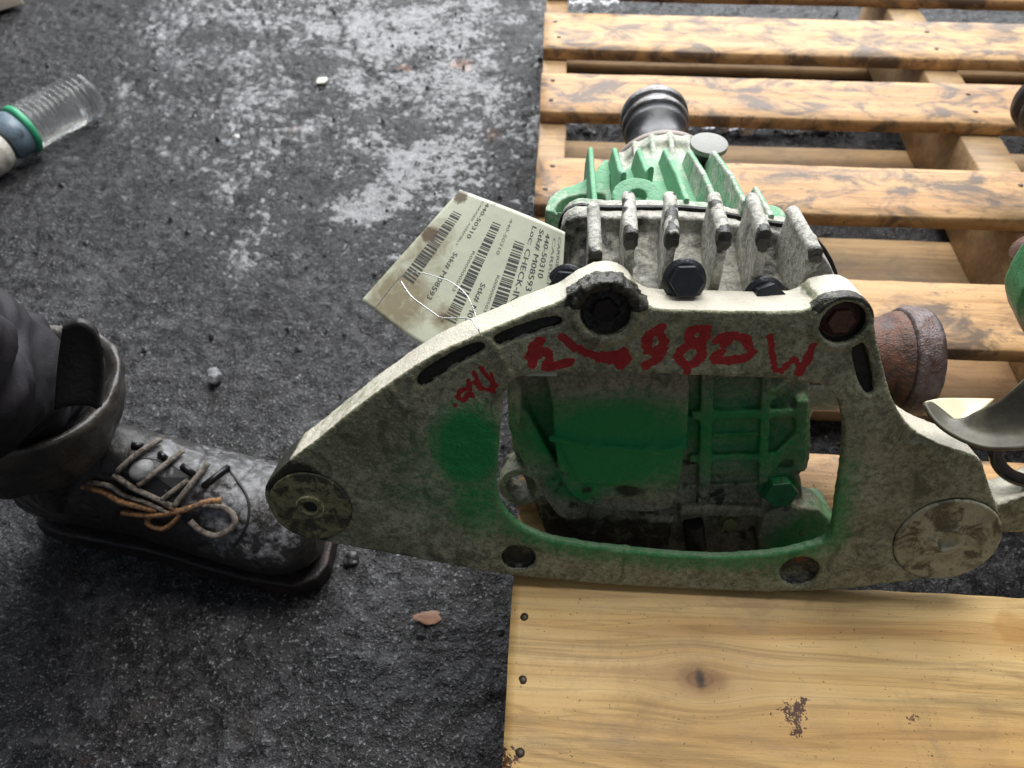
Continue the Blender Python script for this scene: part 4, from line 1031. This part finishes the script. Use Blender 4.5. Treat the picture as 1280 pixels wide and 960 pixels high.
part("bottle_label", mm, mat_simple("faded_blue_film", (.16, .22, .27), .3, 0, .3, 40, .3, (.05, .06, .07), (.5, .6)), bottle)
mb = MB().lathe([(.012, 0), (.030, .006), (.034, .018), (.033, .040), (.027, .062), (.015, .082), (.0125, .100)], B0+bx_*(t_+.030)+Vector((-.006, -.010, 0)), bx_+Vector((0, -.25, -.06)), 40); mm = remesh(mb, "bottle_shoulder", .0016, 3, .0012, 60)
part("bottle_shoulder", mm, mat_simple("frosted_dirty_plastic", (.52, .48, .42), .35, 0, .2, 40, .4, (.22, .19, .15), (.56, .68)), bottle, "dirty frosted bottle shoulder")

# ------------------------------------------------------------------ things at the edges
# pale cardboard carton corner, top left
q = hz(32, 8, 0); mb = MB().box((q[0]-.30, q[1]+.0, .003), (q[0], q[1]+.25, .06))
m = bevelled(mb, "cardboard_box", .003, 2); m.transform(Matrix.Translation(Vector(q)) @ Matrix.Rotation(.75, 4, 'Z') @ Matrix.Translation(-Vector(q)))
o = part("cardboard_box", m, mat_simple("pale_cardboard", (.55, .47, .38), .7, 0, .1)); centre_origin(o); tag(o, "pale cardboard box poking into the far left corner of the floor", "box")
# crumpled clear film on the far board
def crumple(name, c, sx, sy, h, seed, mat, label, cat, nn_=40):
    rows = []
    for i in range(nn_):
        for j in range(nn_): pass
    us = np.linspace(-1, 1, nn_); X, Y = np.meshgrid(us, us, indexing='ij'); r = np.hypot(X, Y)
    p = np.stack([c[0]+X.ravel()*sx, c[1]+Y.ravel()*sy, np.zeros(nn_*nn_)], 1)
    hh = (1-np.abs(fbm(p, 60, 3, seed)-.5)*3.4)*h; p[:, 2] = c[2]+np.maximum(hh, 0)+.0008
    rws = p.reshape(nn_, nn_, 3); m = sheet([[tuple(q_) for q_ in r_] for r_ in rws], .0003).mesh(name)
    o = part(name, m, mat); centre_origin(o); tag(o, label, cat); return o
film = G("clear_film", .12, 0, .6); film.b.inputs["Transmission Weight"].default_value = .6
M['film'] = film.done((.85, .87, .9), .15)
crumple("plastic_film", hz(742, 4, DZ), .035, .022, .012, 3, M['film'], "crumpled clear plastic film on the far end of the pallet", "plastic film")
# metal shavings / foil under the pallet gap
foil = mat_simple("foil_scrap", (.45, .46, .5), .22, .9, .3)
for k, (u, v_, sx, sy) in enumerate(((900, 163, .06, .018), (965, 165, .05, .015), (1020, 160, .05, .012), (728, 158, .02, .02))):
    crumple("foil_scrap", hz(u, v_, 0), sx, sy, .014, 30+k, foil if k % 2 == 0 else M['film'], ["crumpled foil strip on the floor in the gap beside the pinion", "second shiny scrap along the floor gap, right of the pinion foil", "rightmost shiny scrap on the floor in the same pallet gap", "small shiny scrap on the floor left of the pinion"][k], "scrap", 26)
# leaf scrap and chips
def chip(name, u, v_, r, mat, label, cat, flat=.35, seed=1, z=0, ar=1.0):
    bm = bmesh.new(); bmesh.ops.create_icosphere(bm, subdivisions=3, radius=r); m = bpy.data.meshes.new(name); bm.to_mesh(m); bm.free()
    vv = getv(m); nz = fbm(vv, 1.1/r, 2, seed)-.5; vv *= (1+nz*1.3)[:, None]; vv[:, 2] *= flat; vv[:, 0] *= ar; smooth_shade(m, False)
    p = hz(u, v_, z); setv(m, vv); o = part(name, m, mat); o.location = (p[0], p[1], z+r*flat*.5); o.rotation_euler = (0, 0, seed*1.3)
    tag(o, label, cat); return o
chip("stone", 268, 474, .0085, mat_simple("grey_stone", (.16, .16, .17), .5, 0, .3), "small grey stone standing on the floor beyond the boot", "stone", .8, 2)
chip("paint_chip", 402, 102, .009, mat_simple("cream_chip", (.62, .60, .48), .5, 0, .15), "cream white chip lying near the floor crack", "chip", .3, 4)
chip("leaf_scrap", 533, 772, .0060, mat_simple("brown_leaf", (.26, .13, .075), .6, 0, .3), "small brown leaf scrap on the floor left of the front pallet board", "leaf", .18, 5, ar=1.7)
chip("grit_lump", 296, 172, .0045, mat_simple("pale_grit", (.45, .44, .42), .5, 0, .2), "small pale lump of grit on the floor right of the bottle", "grit", .6, 6)
chip("oil_lump", 440, 698, .007, mat_simple("oily_lump", (.02, .02, .02), .4), "small black lump on the floor under the bracket tip", "debris", .5, 8)
# grit scattered over the floor
gb = MB(); ico = [(0,0,1),(.9,0,.3),(.3,.85,.3),(-.7,.5,.3),(-.7,-.5,.3),(.3,-.85,.3),(0,0,-.4)]; icf = [(0,1,2),(0,2,3),(0,3,4),(0,4,5),(0,5,1),(6,2,1),(6,3,2),(6,4,3),(6,5,4),(6,1,5)]
NP_ = 5200; gp = np.stack([rng.uniform(-1.1, .72, NP_), rng.uniform(.06, 1.5, NP_), np.zeros(NP_)], 1); gz = floor_height(gp)-.003
dens = fbm(gp, 6, 3, 51)
for k in range(NP_):
    if dens[k] < rng.uniform(.3, .62): continue
    r = .0007+.0046*rng.random()**7; a = rng.uniform(0, 6.28); c, s = math.cos(a), math.sin(a)
    e = rng.uniform(.6, 1.3, 3)*r
    gb.add([(gp[k, 0]+(x*c-y*s)*e[0], gp[k, 1]+(x*s+y*c)*e[1], gz[k]+z*e[2]+r*.2) for x, y, z in ico], icf)
gg = G("floor_grit", .5); isl = gg.noise(400, 2)
go = part("floor_grit", gb.mesh("floor_grit"), gg.done(gg.ramp(isl, [(.48, (.012, .012, .012)), (.64, (.07, .07, .075)), (.76, (.35, .35, .36))]), .45))
tag(go, "loose dark and pale grit scattered over the oily floor", "grit", None, 'stuff')

# ------------------------------------------------------------------ things at the right edge
# bent metal shield lying over the bracket's right shoulder
SH = [[(1156, 505, .432), (1172, 500, .445), (1200, 499, .462), (1240, 500, .475)],
      [(1160, 516, .425), (1176, 517, .440), (1196, 522, .452), (1215, 525, .455)],
      [(1172, 530, .418), (1195, 538, .425), (1230, 535, .425), (1300, 510, .42)],
      [(1192, 542, .410), (1220, 556, .408), (1255, 562, .405), (1320, 558, .40)]]
def hdr(r): return [hd(*q_) for q_ in r]
g = G("bent_sheet_metal", .42, 0, .4)
M['shield'] = g.done(g.mix(g.ramp(g.noise(45, 5, .7, dist=.5), [(.4, 0.0), (.65, .9)]), (.13, .12, .085), (.05, .046, .033)), .45, None, g.bump(g.noise(200, 3), .3, .001))
shield = thing("bent_metal_shield", "bent olive metal shield with cream inner face above the bracket's right shoulder", "metal shield", hd(1250, 540, .43))
lip = densify([hdr([(1155, 505, .440), (1166, 524, .433), (1185, 541, .427), (1215, 556, .420), (1245, 562, .414), (1300, 560, .405)]),
               hdr([(1166, 505, .445), (1180, 522, .438), (1198, 530, .432), (1222, 538, .425), (1252, 538, .419), (1300, 528, .41)]),
               hdr([(1200, 533, .438), (1205, 530, .436), (1215, 520, .430), (1235, 508, .422), (1258, 494, .414), (1300, 455, .40)])], 5)
mm = sheet(lip, .0022).mesh("shield_skin"); smooth_shade(mm); part("shield_skin", mm, M['shield'], shield)
inn = densify([hdr([(1155, 503, .444), (1175, 499, .455), (1205, 499, .465), (1242, 500, .47)]),
               hdr([(1164, 510, .444), (1182, 512, .450), (1205, 513, .456), (1228, 512, .455)]),
               hdr([(1176, 520, .443), (1190, 526, .445), (1201, 531, .446), (1212, 525, .445)])], 5)
mm = sheet(inn, .002).mesh("shield_liner"); smooth_shade(mm); part("shield_liner", mm, mat_simple("cream_liner", (.68, .62, .42), .5, 0, .15, 30, .2, (.60, .48, .25), (.55, .7)), shield, "cream coated inner face")
# glossy seal ring under the shield
sr = hd(1283, 572, .50); mb = MB(); pts_ = []
e1 = Vector(RR); e2 = Vector(UU)*.75+Vector(FF)*.2
for k in range(41): a = 2*PI*k/40; pts_.append(Vector(sr)+e1*(.0195*math.cos(a))+e2*(.0195*math.sin(a)))
mb.tube(pts_, .0045, 14, False, False); mm = mb.mesh("seal_ring"); smooth_shade(mm)
sro = part("seal_ring", mm, mat_simple("glossy_black_seal", (.012, .008, .006), .12, 0, .2)); centre_origin(sro); tag(sro, "glossy black seal ring under the bent shield at the right edge", "seal")

# ------------------------------------------------------------------ neighbouring differential, cut off by the right edge
d2 = thing("rear_differential", "second differential cut off by the right edge, showing green side, rusty stub and bracket tip", "car part", (.56, .45, DZ), "used differentials on the pallet")
mb = MB(); arm = [tuple(PL(*pp(u, v_, .012), .012)) for u, v_ in ()]
ap = smooth_poly(pps([(1240, 640), (1248, 630), (1266, 624), (1300, 612), (1420, 560), (1440, 640), (1330, 655), (1285, 664), (1262, 668), (1243, 662)], .016), 1)
mb.prism(ap, [], PL, .016, .040)
m = remesh(mb, "bracket_plate", .0014, 3, .0005, 150); v = getv(m); n = getn(m); setattr_f(m, "bare_lit", .7*sstep(.2, .7, n[:, 2])); part("bracket_plate", m, M['plate'], d2)  # upward faces painted paler, as if lit from above
def sidepx(l, y): return [tuple(hy(u, v_, y)[[0, 2]]) for u, v_ in l]
mb = MB()
mb.prism(smooth_poly(sidepx([(1262, 372), (1268, 350), (1278, 335), (1300, 300), (1420, 280), (1440, 470), (1300, 440), (1284, 420), (1268, 395)], .44), 1), [], fny, .425, .455)
mb.loft([ell(y, .60, .235, r_, r_) for y, r_ in ((.43, .085), (.50, .07), (.56, .048), (.62, .044))])
m = remesh(mb, "carrier_casting", .0018, 4, .0005, 130); v = getv(m); setattr_f(m, "mint", 1.0*sstep(.20, .24, v[:, 2])); setattr_f(m, "green", .45*sstep(.20, .24, v[:, 2])); setattr_f(m, "bare_lit", .5+0*v[:, 0]); part("carrier_casting", m, M['alloy'], d2)
q1 = Vector(hd(1276, 308, .60)); q2 = Vector(hd(1320, 350, .62))
m = remesh(MB().lathe([(.004, 0), (.011, .002), (.013, .010), (.013, .06)], q1, (q2-q1), 30), "rusty_stub", .0012, 2, .0006, 150); part("rusty_stub", m, M['rust'], d2)
c_ = Vector(hd(1334, 150, .72))
mm = MB().lathe([(.030, -.045), (.030, .010), (.033, .014), (.033, .022), (.031, .026), (.0345, .030), (.0345, .040), (.028, .044)], c_, (0, 1, 0), 48).mesh("pinion_coupling"); smooth_shade(mm); part("pinion_coupling", mm, M['rubber'], d2)
